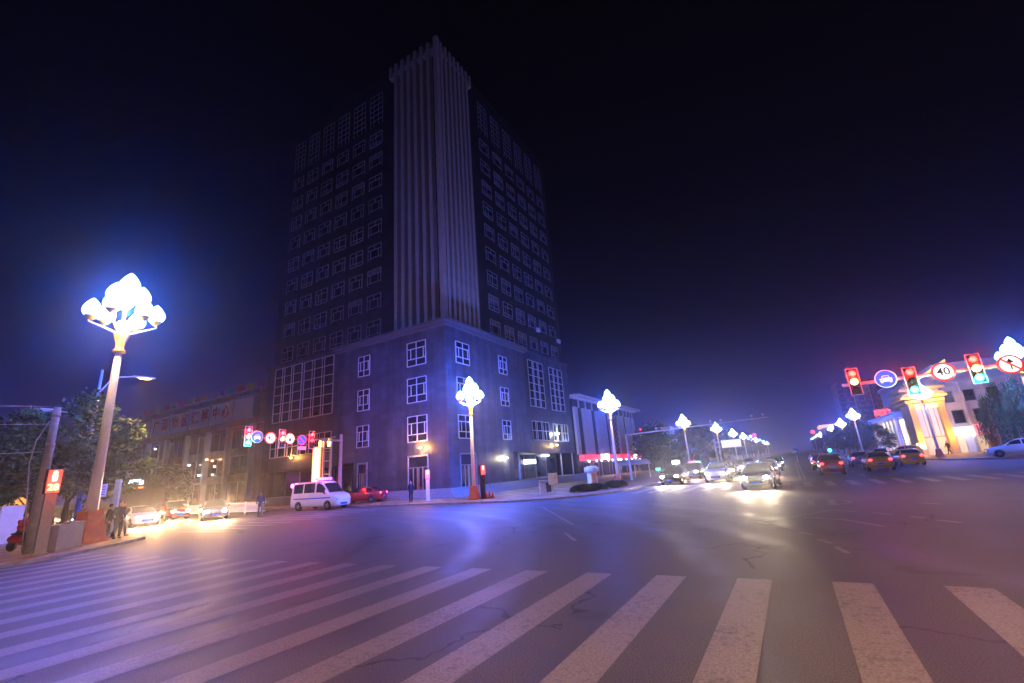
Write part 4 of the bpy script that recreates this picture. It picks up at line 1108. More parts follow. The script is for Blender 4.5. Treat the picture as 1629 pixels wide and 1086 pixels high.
def car_icon(o, r, m='face_symbol'):
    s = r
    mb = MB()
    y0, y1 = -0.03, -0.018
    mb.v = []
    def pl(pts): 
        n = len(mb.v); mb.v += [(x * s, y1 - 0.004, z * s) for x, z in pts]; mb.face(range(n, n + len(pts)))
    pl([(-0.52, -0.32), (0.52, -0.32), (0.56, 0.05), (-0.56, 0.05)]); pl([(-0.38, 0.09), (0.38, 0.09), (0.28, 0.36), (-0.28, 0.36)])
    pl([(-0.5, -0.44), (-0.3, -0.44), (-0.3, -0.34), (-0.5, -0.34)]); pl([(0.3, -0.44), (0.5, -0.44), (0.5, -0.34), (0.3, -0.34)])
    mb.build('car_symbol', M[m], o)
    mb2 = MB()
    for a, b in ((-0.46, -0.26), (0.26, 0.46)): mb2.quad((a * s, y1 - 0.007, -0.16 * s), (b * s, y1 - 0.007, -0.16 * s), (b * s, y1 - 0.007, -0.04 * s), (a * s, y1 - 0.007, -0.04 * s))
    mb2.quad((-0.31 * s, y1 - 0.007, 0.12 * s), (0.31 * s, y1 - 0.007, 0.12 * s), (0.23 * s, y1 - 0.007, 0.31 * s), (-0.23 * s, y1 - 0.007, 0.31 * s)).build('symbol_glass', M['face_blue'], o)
# right mast arm along X
GY = 34.0
gB = Vector((15.2, GY, 0.0))
gan = thing('signal_gantry', 'mast arm with three traffic signals and round signs above the right of the crossing', 'traffic signals', gB)
def gl_(p): return Vector(p) - gB
zs = [at_y(*q, GY) for q in ((1358, 608), (1408, 603), (1449, 607), (1499, 592), (1550, 587), (1605, 580))]
za = sum(p.z for p in zs) / 6
MB().lathe([(0.32, 0), (0.32, 0.06), (0.2, 0.1), (0.14, za + 0.6)], (0, 0, 0), 12).build('pole', M['grey_pole'], gan)
MB().tube([(0, 0, za), (zs[0].x - 0.6 - gB.x, 0, za)], [0.14, 0.09], 8).build('arm', M['white_pole'], gan)
FZ = RAD(0)
signal_head(gan, gl_((zs[0].x, GY - 0.32, zs[0].z)), FZ, ('red_lit', 'amber_lit', None))
signal_head(gan, gl_((zs[2].x, GY - 0.32, zs[2].z)), FZ, ('red_lit', None, 'green_lit'))
signal_head(gan, gl_((zs[4].x, GY - 0.32, zs[4].z)), FZ, ('red_lit', 'amber_lit', 'green_lit'))
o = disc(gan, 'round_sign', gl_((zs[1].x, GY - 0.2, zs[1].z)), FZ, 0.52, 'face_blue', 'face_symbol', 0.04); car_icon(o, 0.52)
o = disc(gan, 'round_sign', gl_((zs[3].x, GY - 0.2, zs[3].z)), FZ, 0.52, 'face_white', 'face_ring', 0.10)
letters('40', 0.58, M['black_enamel'], o, (0, -0.024, 0), '-y', 0.003, 'numerals', 0.008)
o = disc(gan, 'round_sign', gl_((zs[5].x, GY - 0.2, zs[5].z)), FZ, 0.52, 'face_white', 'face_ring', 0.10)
MB().box(-0.03, 0.03, -0.03, -0.02, -0.28, 0.12).poly([(-0.16, -0.026, 0.08), (0.16, -0.026, 0.08), (0, -0.026, 0.32)]).build('arrow_symbol', M['black_enamel'], o)
sl_ = MB(); sl_.box(-0.44, 0.44, -0.036, -0.03, -0.045, 0.045); q = sl_.build('slash', M['face_ring'], o); q.rotation_euler = (0, RAD(45), 0)

# left mast arm along Y, facing +X
GX = -38.0
zl = [at_x(*q, GX) for q in ((397, 697), (407, 695), (428, 697), (449, 699), (459, 698), (478, 700), (491, 701))]
gB2 = Vector((GX, 31.0, 0.12))
gan2 = thing('signal_gantry', 'mast arm with three red traffic signals and four round signs before the hall and tower', 'traffic signals', gB2)
zA = zl[3].z
MB().lathe([(0.3, 0), (0.3, 0.06), (0.19, 0.1), (0.14, zA + 0.5)], (0, 0, 0), 12).build('pole', M['grey_pole'], gan2)
MB().tube([(0, 0, zA - 0.1), (0, zl[0].y - 0.6 - gB2.y, zA)], [0.1, 0.055], 8).build('arm', M['grey_pole'], gan2)
RX = RAD(90)
def g2_(p, dx): return Vector((GX + dx, p.y, p.z)) - gB2
signal_head(gan2, g2_(at_x(392, 694, GX), 0.3), RX, ('red_lit', 'amber_lit', 'green_lit'))
signal_head(gan2, g2_(at_x(446, 698, GX), 0.3), RX, ('red_lit', 'amber_lit', None))
signal_head(gan2, g2_(at_x(493, 700, GX), 0.3), RX, ('red_lit', 'red_lit', None))
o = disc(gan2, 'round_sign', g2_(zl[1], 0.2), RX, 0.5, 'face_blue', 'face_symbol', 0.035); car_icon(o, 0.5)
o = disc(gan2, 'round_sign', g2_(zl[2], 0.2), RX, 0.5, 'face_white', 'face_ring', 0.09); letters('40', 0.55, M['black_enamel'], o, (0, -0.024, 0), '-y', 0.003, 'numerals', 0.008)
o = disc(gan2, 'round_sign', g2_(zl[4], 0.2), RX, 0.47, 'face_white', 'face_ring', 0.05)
MB().poly([(-0.12, -0.026, -0.22), (0.12, -0.026, -0.22), (0.09, -0.026, 0.05), (-0.09, -0.026, 0.05)]).build('figure_symbol', M['black_enamel'], o)
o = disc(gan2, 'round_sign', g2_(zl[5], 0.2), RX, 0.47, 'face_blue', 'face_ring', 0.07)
q = MB().box(-0.4, 0.4, -0.03, -0.022, -0.04, 0.04).build('slash', M['face_ring'], o); q.rotation_euler = (0, RAD(45), 0)
p = at_x(478, 713, GX); MB().box(-0.42, 0.42, -0.02, 0.02, -0.16, 0.16).build('name_plate', M['white'], gan2, loc=g2_(p, 0.2), rotz=RX)

# pedestrian signals
def ped_signal(label, base, rotz, h, body='grey_pole', count=None, w=0.3):
    t = thing('pedestrian_signal', label, 'pedestrian signal', (base.x, base.y, 0.12), rotz, 'pedestrian signals')
    hb = h * 0.30
    MB().box(-w * 0.42, w * 0.42, -w * 0.4, w * 0.4, 0, h - hb).box(-w * 0.55, w * 0.55, -w * 0.52, w * 0.52, 0, 0.06).build('post', M[body], t)
    hd = MB().box(-w * 0.62, w * 0.62, -w * 0.5, w * 0.5, h - hb, h).build('signal_head', M['black'], t, bevel=0.02)
    hw = w * 0.5
    MB().box(-hw, hw, -w * 0.5 - 0.012, -w * 0.5 - 0.002, h - hb * 0.98, h - hb * 0.05).build('display', M['red_halo'], hd)
    y = -w * 0.5 - 0.02
    s = hb * 0.42
    c = h - hb * 0.30
    mn = MB()
    mn.lathe([(0.001, y - 0.004), (s * 0.17, y - 0.004), (s * 0.17, y)], (0, 0, c + s * 0.33), 12, 'y')
    mn.box(-s * 0.20, s * 0.20, y - 0.004, y, c - s * 0.18, c + s * 0.14).box(-s * 0.17, -s * 0.03, y - 0.004, y, c - s * 0.5, c - s * 0.18).box(s * 0.03, s * 0.17, y - 0.004, y, c - s * 0.5, c - s * 0.18)
    mn.build('red_man', emit('red_man_white_core', (1.0, 0.72, 0.62), 2.2), hd)
    if count:
        letters(count, hb * 0.36, emit('count_led', (1.0, 0.80, 0.32), 2.2), hd, (0, y, h - hb * 0.76), '-y', 0.003, 'count_digits', 0.006)
    else:
        MB().lathe([(0.001, y - 0.004), (s * 0.2, y - 0.004), (s * 0.2, y)], (0, 0, h - hb * 0.78), 12, 'y').build('lower_lens', M['red_lit'], hd)
    li = bpy.data.lights.new('display_light', 'POINT'); li.energy = 30 if not count else 30; li.color = (1, 0.05, 0.02); li.shadow_soft_size = 0.12
    lo = bpy.data.objects.new('display_light', li); COL.objects.link(lo); lo.parent = hd; lo.location = (0, -w - 0.3, h - hb * 0.5)
    return t
b = at_z(62, 882, 0.12)
ped_signal('grey pedestrian signal showing red man and 28 on the near left kerb', b, RAD(82), at_d(78, 746, math.hypot(b.x, b.y)).z - 0.12, count='28', w=0.42)
b = at_z(681, 797, 0.12); ped_signal('pale pedestrian signal with red lenses before the tower entrance door', b, RAD(38), 2.55, 'white_pole', w=0.36)
b = at_z(769, 793, 0.12); ped_signal('dark pedestrian signal just right of the flower lamp pedestal at the tower corner', b, RAD(62), 2.55, 'black', w=0.36)

# camera gantry and direction sign along the avenue
b = Vector((-16.4, 54.0, 0.12))
t = thing('camera_gantry', 'slim grey pole with a long thin arm of traffic cameras over the avenue', 'camera pole', b)
ztop = at_d(997, 692, math.hypot(b.x, b.y)).z
e_ = at_y(1222, 663, 54)
MB().lathe([(0.2, 0), (0.14, 0.1), (0.11, ztop)], (0, 0, 0), 10).build('pole', M['white_pole'], t)
MB().tube([(0, 0, ztop - 0.1), (e_.x - b.x, 0, e_.z - 0.12)], [0.09, 0.04], 8).build('arm', M['white_pole'], t)
for f in (0.24, 0.45, 0.63, 0.70, 0.9, 0.97):
    x = (e_.x - b.x) * f; z = ztop - 0.1 + (e_.z - ztop) * f
    MB().box(x - 0.09, x + 0.09, -0.22, 0.16, z + 0.22, z + 0.4).box(x - 0.02, x + 0.02, -0.02, 0.02, z + 0.03, z + 0.22).build('traffic_camera', M['white'], t)
b = Vector((-12.5, 97.5, 0.12))
t = thing('direction_sign', 'large white glowing direction sign board on a two arm pole', 'road sign', b)
c1 = [at_y(*q, 97.5) for q in ((1147, 701), (1177, 695), (1179, 708), (1149, 712))]
zt = at_y(1137, 699, 97.5).z
MB().lathe([(0.28, 0), (0.2, 0.1), (0.17, zt)], (0, 0, 0), 10).build('pole', M['white_pole'], t)
x0, x1 = c1[0].x - b.x, c1[1].x - b.x; z0, z1 = c1[3].z, c1[0].z
z0 -= 0.12; z1 -= 0.12
MB().box(x0, x1, -0.08, 0.0, z0, z1).build('sign_board', emit('lit_white_board', (1, 0.97, 0.9), 0.7), t)  # board face emits its own brightness
MB().box(x0 - 0.06, x1 + 0.06, -0.1, 0.02, z1, z1 + 0.08).box(x0 - 0.06, x1 + 0.06, -0.1, 0.02, z0 - 0.08, z0).build('sign_frame', M['white_pole'], t)
MB().tube([(0, 0, z1 - 0.2), (x0, 0, z1 - 0.2)], 0.06, 6).tube([(0, 0, z0 + 0.2), (x0, 0, z0 + 0.2)], 0.06, 6).build('arm', M['white_pole'], t)
# far green signal, parking-type blue sign, shop lights below the trees
def small_sign(name, label, cat, px, py, d, shape, m, size):
    p = at_d(px, py, d)
    t = thing(name, label, cat, (p.x, p.y, 0.12))
    MB().lathe([(0.06, 0), (0.05, p.z - 0.12)], (0, 0, 0), 8).build('post', M['white_pole'], t)
    if shape == 'disc': MB().lathe([(size, -0.06), (0.001, -0.08)], (0, 0, p.z - 0.12), 20, 'y').build('lit_face', m, t)
    else: MB().box(-size * 1.2, size * 1.2, -0.12, -0.06, p.z - 0.12 - size * 0.6, p.z - 0.12 + size * 0.6).build('lit_face', m, t)
    return t
small_sign('green_signal', 'small round green signal under the trees right of the avenue', 'traffic signal', 1320, 716, 92, 'disc', M['green_lit'], 0.26)
small_sign('keep_right_sign', 'small round blue sign in the middle of the avenue', 'road sign', 1266, 718, 95, 'disc', M['blue_enamel'], 0.5)
small_sign('lit_sign', 'green lit sign low in the dark left of the thin lamp', 'lit sign', 1047, 746, 84, 'box', emit('green_sign', (0.05, 1.0, 0.4), 2.0), 0.32)
small_sign('lit_sign', 'white mushroom shaped lit sign on a short post', 'lit sign', 1075, 735, 86, 'box', emit('white_mushroom', (0.95, 0.9, 1.0), 3.5), 0.5)
small_sign('lit_sign', 'red lit sign behind the thin flower lamp pole', 'lit sign', 1101, 736, 92, 'box', emit('red_sign', (1.0, 0.10, 0.03), 1.8), 0.55)
small_sign('lit_sign', 'green lit sign just right of the red one under the left trees', 'lit sign', 1110, 735, 94, 'box', emit('green_sign2', (0.1, 0.9, 0.35), 1.5), 0.4)
small_sign('lit_sign', 'pinkish wide lit board beneath the direction sign', 'lit sign', 1134, 743, 90, 'box', emit('pink_sign', (1.0, 0.45, 0.3), 1.2), 0.85)
for px, py, lb in ((1200, 692, 'red beacon ball on a far mast above the left avenue trees'), (1293, 687, 'red beacon ball on a far mast above the right avenue trees')):
    p = at_d(px, py, 260)
    t = thing('beacon_mast', lb, 'beacon', (p.x, p.y, 0.12))
    MB().lathe([(0.25, 0), (0.12, p.z - 0.12)], (0, 0, 0), 8).build('mast', M['grey_pole'], t)
    MB().ball((0, 0, p.z - 0.1), 0.9).build('beacon', emit('red_beacon', (1.0, 0.05, 0.08), 3.0), t)
for i, (px, py, d) in enumerate(((1164, 736, 120), (1182, 733, 125), (1190, 734, 130), (1203, 735, 140))):
    small_sign('lit_sign', ['white lit shop sign under the left trees, nearest the direction sign pole', 'pale blue lit shop sign under the left trees, second from the direction sign pole', 'white lit shop sign under the left trees, third from the direction sign pole', 'white lit shop sign under the left trees, farthest from the direction sign pole'][i], 'lit sign', px, py, d, 'box', M['white_bulb'] if i != 1 else emit('blue_sign', (0.2, 0.8, 1.0), 3), 0.4)

# neon pylon beside the tower
t = thing('neon_pylon', 'glowing red neon column hung on a grey ladder frame by the tower wing', 'sign pylon', (-43, 33.0, 0.12))
pb = Vector((-43, 33, 0.12))
c_ = [at_y(*q, 33.0) for q in ((500, 712), (511, 712), (516, 700), (527, 700))]
zt = c_[2].z + 0.1
for i, p in enumerate((c_[2], c_[3])): MB().box(p.x - 0.09, p.x + 0.09, 32.9, 33.1, 0.12, zt).build('post', M['steel'], t).location = -pb
for f in (0.45, 0.65, 0.84): MB().box(c_[2].x + 0.09, c_[3].x - 0.09, 32.95, 33.05, zt * f, zt * f + 0.1).build('rung', M['steel'], t).location = -pb
MB().box(c_[0].x - 0.4, c_[3].x + 0.5, 32.8, 33.2, zt, zt + 0.12).build('top_plate', M['steel'], t).location = -pb
MB().box(c_[0].x, c_[1].x, 32.85, 33.0, 1.0, c_[0].z).build('neon_face', M['neon_red'], t).location = -pb
MB().box(c_[0].x - 0.1, c_[1].x + 0.1, 33.01, 33.15, 0.12, c_[0].z + 0.12).build('neon_case', M['black'], t).location = -pb
for x in (c_[0].x + 1.3, c_[3].x - 0.1): MB().ball((x, 32.75, c_[0].z + 0.3), 0.16, 0.12, 0.4).build('top_lamp', M['warm_dim'], t).location = -pb
li = bpy.data.lights.new('neon_light', 'AREA'); li.shape = 'RECTANGLE'; li.size = 0.8; li.size_y = 3.5; li.energy = 700; li.color = (1, 0.10, 0.03)
lo = bpy.data.objects.new('neon_light', li); COL.objects.link(lo); lo.parent = t; lo.location = Vector(((c_[0].x + c_[1].x) / 2, 32.7, 4)) - pb; lo.rotation_euler = (RAD(90), 0, 0)

# utility pole with cables
b = at_z(45, 880, 0.12); db = math.hypot(b.x, b.y); zt = at_d(80, 648, db).z - 0.12
t = thing('utility_pole', 'concrete utility pole with a coil of cable behind the pedestrian signal', 'utility pole', (b.x, b.y, 0.12))
MB().lathe([(0.20, 0), (0.14, zt)], (0, 0, 0), 12).build('pole', M['concrete'], t)
MB().lathe([(0.17, zt * 0.72), (0.17, zt * 0.74)], (0, 0, 0), 12).lathe([(0.165, zt * 0.93), (0.165, zt * 0.95)], (0, 0, 0), 12).build('clamp_band', M['steel'], t)
cm = MB()
for i in range(5):
    r_ = 0.34 + 0.03 * i
    cm.tube([(0.02 * i, 0.28 + r_ * 0.8 * math.cos(w), zt * 0.84 + r_ * 1.3 * math.sin(w)) for w in [2 * math.pi * k_ / 20 for k_ in range(21)]], 0.014, 5)
cm.build('cable_coil', M['black'], t)
MB().tube([(0.1, -0.2, zt * 0.9), (0.05, -0.5, zt * 0.75), (0.02, -0.55, zt * 0.6), (0, -0.35, zt * 0.3), (0, -0.22, 0.1)], 0.022, 6).build('down_cable', M['grey_pole'], t)
for i, (z, lb) in enumerate(((zt + 0.05, 'upper thin cable running left from the utility pole top'), (zt * 0.88, 'second thin cable running left from the utility pole'), (zt * 0.68, 'lowest thin cable running left from the utility pole'))):
    m_ = MB(); pts = []
    for k_ in range(13):
        f = k_ / 12
        pts.append((b.x - 0.1 - 2 * f, b.y - 0.14 - 34 * f, 0.12 + z - 4 * 0.5 * f * (1 - f)))
    m_.tube(pts, 0.012, 5)
    tag(m_.build('overhead_cable', M['grey_pole']), lb, 'cable', 'cables on the utility pole')

# ================================================================== VEHICLES
def interp(tab, x):
    if x >= tab[0][0]: return tab[0][1]
    for (xa, va), (xb, vb) in zip(tab, tab[1:]):
        if x >= xb: return va + (vb - va) * (xa - x) / (xa - xb)
    return tab[-1][1]
SEDAN = dict(L=4.5, top=[(2.25, 0.58), (2.2, 0.70), (2.0, 0.78), (1.3, 0.90), (0.95, 0.96), (0.2, 1.38), (-0.2, 1.46), (-0.8, 1.45), (-1.2, 1.36), (-1.75, 1.06), (-2.1, 1.0), (-2.22, 0.9), (-2.25, 0.6)],
             w=[(2.25, 0.62), (2.1, 0.78), (1.6, 0.87), (0.5, 0.89), (-1.2, 0.89), (-1.9, 0.84), (-2.2, 0.76), (-2.25, 0.66)], belt=0.93, roof_in=0.74, ws=(0.95, 0.12), rw=(-1.72, -1.1), sw=[(0.55, -0.30), (-0.40, -1.38)], wheels=(1.38, -1.36), wr=0.32, low=0.22)
HATCH = dict(L=4.1, top=[(2.05, 0.6), (2.0, 0.75), (1.8, 0.86), (1.2, 0.98), (0.9, 1.04), (0.15, 1.48), (-0.3, 1.56), (-1.2, 1.54), (-1.7, 1.42), (-1.98, 1.05), (-2.04, 0.8), (-2.05, 0.6)],
             w=[(2.05, 0.6), (1.9, 0.76), (1.4, 0.86), (0.4, 0.87), (-1.2, 0.87), (-1.9, 0.8), (-2.05, 0.7)], belt=1.0, roof_in=0.76, ws=(0.9, 0.08), rw=(-1.95, -1.66), sw=[(0.5, -0.28), (-0.38, -1.5)], wheels=(1.28, -1.26), wr=0.31, low=0.22)
VAN = dict(L=5.5, top=[(2.75, 0.6), (2.7, 0.95), (2.45, 1.15), (2.1, 1.28), (1.85, 1.36), (1.15, 2.12), (0.8, 2.32), (0.2, 2.38), (-2.4, 2.36), (-2.66, 2.25), (-2.74, 1.3), (-2.75, 0.6)],
           w=[(2.75, 0.72), (2.6, 0.9), (2.1, 0.98), (0.8, 1.0), (-2.3, 1.0), (-2.7, 0.95), (-2.75, 0.9)], belt=1.28, roof_in=0.86, ws=(1.85, 1.1), rw=(-2.735, -2.67), sw=[(1.45, 0.45), (0.25, -1.05), (-1.2, -2.35)], wheels=(1.85, -1.65), wr=0.35, low=0.28)
def section(S, x):
    w = interp(S['w'], x); zt = interp(S['top'], x); lo = S['low']
    belt = min(S['belt'], zt - 0.05)
    f = max(0.0, min(1.0, (zt - belt - 0.05) / 0.35))
    wr = w * ((1 - f) * 0.93 + f * S['roof_in'])
    return [(0, lo), (w * 0.86, lo), (w * 0.97, lo + 0.10), (w, lo + (belt - lo) * 0.5), (w * 0.98, belt - 0.02), (w * 0.955, belt + 0.015), (wr + (w * 0.955 - wr) * 0.25, belt + (zt - belt) * 0.74), (wr * 0.90, zt - 0.03), (wr * 0.5, zt + 0.005), (0, zt + 0.01)]
def stations(S):
    xs = set()
    n = 26
    for i in range(n + 1): xs.add(round(S['L'] / 2 - S['L'] * i / n, 3))
    for x, _ in S['top']: xs.add(round(x, 3))
    return sorted(xs, reverse=True)
def car_meshes(S):
    xs = stations(S)
    mb = MB(); mb.sm = True
    rows = []
    for x in xs:
        h = section(S, x)
        ring = [(x, y, z) for y, z in h] + [(x, -y, z) for y, z in h[-2:0:-1]]
        rows.append(ring)
    k = len(rows[0])
    for r_ in rows: mb.v += r_
    for i in range(len(rows) - 1):
        for j in range(k):
            j2 = (j + 1) % k
            mb.face((i * k + j, (i + 1) * k + j, (i + 1) * k + j2, i * k + j2))
    mb.face(range(k)); mb.face(reversed(range((len(rows) - 1) * k, len(rows) * k)))
    def strip(x0, x1, ta, tb, off):
        """side glass between belt and roof, on the +y flank"""
        g_ = MB(); n = 8
        P = []
        for i in range(n + 1):
            x = x0 + (x1 - x0) * i / n
            h = section(S, x); a, b, c = Vector((x, *h[5])), Vector((x, *h[6])), Vector((x, *h[7]))
            lo_ = a.lerp(b, ta) ; hi_ = b.lerp(c, tb)
            P.append((lo_ + Vector((0, off, 0)), b + Vector((0, off, 0)), hi_ + Vector((0, off, 0.004))))
        for p, q in zip(P, P[1:]):
            g_.quad(p[0], q[0], q[1], p[1]); g_.quad(p[1], q[1], q[2], p[2])
        return g_
    def screen(x0, x1, off):
        g_ = MB(); n = 6; P = []
        for i in range(n + 1):
            x = x0 + (x1 - x0) * i / n
            h = section(S, x); y_ = h[7][0] * 0.98
            P.append([Vector((x, s * y_, interp(S['top'], x) + 0.012 - 0.02 * abs(s) ** 3)) + off for s in (-1, -0.6, 0, 0.6, 1)])
        for p, q in zip(P, P[1:]):
            for a in range(4): g_.quad(p[a], p[a + 1], q[a + 1], q[a])
        return g_
    r = dict(body=mb)
    r['ws'] = screen(S['ws'][0], S['ws'][1], Vector((0.012, 0, 0.012)))
    r['rw'] = screen(S['rw'][0], S['rw'][1], Vector((-0.016, 0, 0.008)))
    r['sides'] = [strip(a, b, 0.18, 0.45, 0.014) for a, b in S['sw']]
    return r
def flip(mb):
    n = MB(); n.v = [(x, -y, z) for x, y, z in mb.v]; n.f = [tuple(reversed(f)) for f in mb.f]; n.m = list(mb.m); n.smooth = list(mb.smooth)
    return n
WHEELS = {}
def car(name, label, cat, S, paint, loc, heading, lights='front', group=None, head_power=0.0, warm=(1.0, 0.52, 0.22), beam=True):
    t = thing(name, label, cat, loc, heading, group)
    r = car_meshes(S)
    b = r['body'].build('body', paint, t)
    r['ws'].build('windscreen', M['glass'], t); r['rw'].build('rear_window', M['glass'], t)
    for s in r['sides']:
        s.build('side_window', M['glass'], t); flip(s).build('side_window', M['glass'], t)
    hw = interp(S['w'], S['wheels'][0])
    for x in S['wheels']:
        for s in (1, -1):
            key = (S['wr'], s)
            if key not in WHEELS:
                R_ = S['wr']
                WHEELS[key] = (MB().lathe([(R_ * 0.62, -0.11), (R_ * 0.95, -0.11), (R_, -0.07), (R_, 0.07), (R_ * 0.95, 0.11), (R_ * 0.62, 0.11)], (0, 0, 0), 22, 'y').data('wheel', M['rubber']), None)
                rm = MB()
                yo = 0.105 * s
                rm.lathe([(R_ * 0.63, yo), (R_ * 0.55, yo - 0.03 * s), (R_ * 0.2, yo - 0.02 * s), (0.001, yo - 0.005 * s)], (0, 0, 0), 22, 'y')
                for q in range(5):
                    a = 2 * math.pi * q / 5
                    rm.tube([(R_ * 0.12 * math.cos(a), yo, R_ * 0.12 * math.sin(a)), (R_ * 0.58 * math.cos(a), yo, R_ * 0.58 * math.sin(a))], 0.025, 5)
                WHEELS[key] = (WHEELS[key][0], rm.data('rim', M['alloy']))
            wh_ = link('wheel', WHEELS[key][0], t, (x, s * (hw - 0.085), S['wr']))
            link('rim', WHEELS[key][1], wh_)
            ar = MB(); n = 14
            for q in range(n):
                a0, a1 = math.pi * q / n, math.pi * (q + 1) / n
                y = s * (interp(S['w'], x) + 0.006)
                pts = [(x + (S['wr'] + d_) * math.cos(a), y, S['wr'] + (S['wr'] + d_) * math.sin(a)) for a, d_ in ((a0, 0.07), (a1, 0.07), (a1, 0.0), (a0, 0.0))]
                ar.quad(*(pts if s > 0 else pts[::-1]))
            ar.build('wheel_arch', M['black'], t)
    xf = S['L'] / 2; zf = interp(S['top'], xf - 0.06)
    for s in (1, -1):
        y = s * (interp(S['w'], xf - 0.05) - 0.10)
        lit = lights in ('front', 'both')
        hl = MB().ball((xf - 0.075, y, zf - 0.03 - (0.12 if S is VAN else 0.0)), 0.10, 0.15, 0.085).build('headlight', M['head'] if lit else M['alloy'], t)
        if lit and head_power:
            li = bpy.data.lights.new('headlight_beam', 'SPOT' if beam else 'POINT'); li.energy = head_power * K_HEAD; li.color = warm; li.shadow_soft_size = 0.08
            if beam: li.spot_size = RAD(95); li.spot_blend = 0.7
            lo = bpy.data.objects.new('headlight_beam', li); COL.objects.link(lo); lo.parent = hl
            lo.location = (xf + 0.09, y, zf - 0.02); lo.rotation_euler = (RAD(90 - 4), 0, RAD(-90))
        xr = -S['L'] / 2
        yr = s * (interp(S['w'], xr + 0.05) - 0.12)
        MB().ball((xr + 0.05, yr, 0.86 if S is not VAN else 1.05), 0.07, 0.14, 0.10 if S is not VAN else 0.22).build('taillight', M['tail'] if lights in ('rear', 'both') else M['red_enamel'], t)
        xm = S['sw'][0][0] + 0.1
        MB().ball((xm, s * (interp(S['w'], xm) + 0.07), S['belt'] + 0.06), 0.07, 0.10, 0.07, 8, 6).build('mirror', M['black'], t)
    MB().box(xf - 0.045, xf + 0.008, -0.34, 0.34, 0.36, 0.52).build('grille', M['black'], t)
    MB().box(xf + 0.01, xf + 0.022, -0.22, 0.22, 0.34, 0.46).build('number_plate', M['blue_enamel'], t)
    MB().box(-xf - 0.02, -xf - 0.004, -0.22, 0.22, 0.50, 0.63).build('number_plate', M['blue_enamel'], t)
    for s in (1, -1):
        MB().box(0.18, 0.34, s * (interp(S['w'], 0.2) + 0.002), s * (interp(S['w'], 0.2) + 0.02), S['belt'] - 0.14, S['belt'] - 0.11).build('door_handle', M['alloy'], t)
    return t
paints = {n: mat('car_paint_' + n, c, 0.25, metal=mt, var=0.03, scale=2, coat=0.6) for n, c, mt in (('white', (0.72, 0.72, 0.72), 0), ('silver', (0.5, 0.51, 0.53), 0.6), ('black', (0.012, 0.012, 0.014), 0.2), ('grey', (0.16, 0.165, 0.18), 0.5), ('red', (0.38, 0.02, 0.02), 0.1), ('yellow', (0.75, 0.36, 0.02), 0), ('blue', (0.04, 0.08, 0.22), 0.3), ('gold', (0.42, 0.32, 0.18), 0.5))}
HP = 800
def place(px0, py0, z=0.0): return at_z(px0, py0, z)
gq = 'cars waiting on the left arm of the crossing'
car('sedan', 'silver sedan turning out of the left arm with both headlights lit, nearest the painted crosswalk', 'car', SEDAN, paints['silver'], (-41.0, 21.2, 0), RAD(-24), 'front', gq, HP * 2.6)
car('sedan', 'white sedan with lit headlights behind the persons at the left kerb', 'car', SEDAN, paints['white'], (-44.2, 17.4, 0), RAD(-8), 'front', gq, HP * 2.6)
car('hatchback', 'dark red hatchback with lit headlights in front of the white guard rail', 'car', HATCH, paints['red'], (-48.5, 21.4, 0), RAD(-3), 'front', gq, HP * 0.8)
car('sedan', 'black sedan with lit headlights between the blue based pole and the tall flower lamp', 'car', SEDAN, paints['black'], (-56.5, 17.3, 0), RAD(-2), 'front', gq, HP * 0.8)
car('hatchback', 'golden hatchback with lit headlights seen left of the blue based pole', 'car', HATCH, paints['gold'], (-66, 18.9, 0), 0, 'front', gq, HP * 0.8)
car('sedan', 'grey sedan with lit headlights seen between the cabinet and the pedestrian signal', 'car', SEDAN, paints['grey'], (-66, 15.2, 0), 0, 'front', gq, HP * 0.8)
car('sedan', 'blue sedan with lit headlights farthest left of the queue', 'car', SEDAN, paints['blue'], (-80, 15.4, 0), 0, 'front', gq, HP * 0.8)
car('hatchback', 'white hatchback with red tail lights leaving along the far lane before the hall', 'car', HATCH, paints['white'], (-60, 26.6, 0), RAD(180), 'rear', gq, 0)
car('sedan', 'red sedan with glowing tail lights in front of the tower overhang', 'car', SEDAN, paints['red'], (-36.2, 32.2, 0.12), RAD(200), 'rear')
# approaching down the avenue
ga = 'cars coming down the avenue with headlights on'
car('sedan', 'silver sedan with blazing headlights entering the crossing, foremost on the avenue', 'car', SEDAN, paints['silver'], (-2.0, 33.0, 0), RAD(-94), 'front', ga, HP * 1.0, (1, 0.78, 0.5))
car('hatchback', 'white hatchback with headlights on, left of the foremost silver sedan', 'car', HATCH, paints['white'], (-5.6, 42.6, 0), RAD(-90), 'front', ga, HP * 0.7, (1, 0.78, 0.5))
car('sedan', 'black sedan with headlights on in the kerb lane of the avenue', 'car', SEDAN, paints['black'], (-9.2, 42.9, 0), RAD(-90), 'front', ga, HP * 0.7, (1, 0.78, 0.5))
car('sedan', 'golden sedan with headlights on behind the white hatchback', 'car', SEDAN, paints['gold'], (-5.7, 50.5, 0), RAD(-90), 'front', ga, HP * 0.4)
car('hatchback', 'grey hatchback with headlights on behind the black kerb lane sedan', 'car', HATCH, paints['grey'], (-9.1, 51.5, 0), RAD(-90), 'front', ga, HP * 0.4)
car('sedan', 'white sedan with headlights on behind the foremost silver sedan', 'car', SEDAN, paints['white'], (-2.2, 49.0, 0), RAD(-90), 'front', ga, HP * 0.4)
for i, (x, y) in enumerate(((-2.1, 60), (-5.8, 61), (-9.2, 63), (-2.1, 74), (-5.8, 78))):
    car('sedan', 'far sedan with headlights on in the avenue queue, %s of the rear five' % ordn[i], 'car', SEDAN, [paints['silver'], paints['white'], paints['blue'], paints['black'], paints['white']][i], (x, y, 0), RAD(-90), 'front', ga, 0)
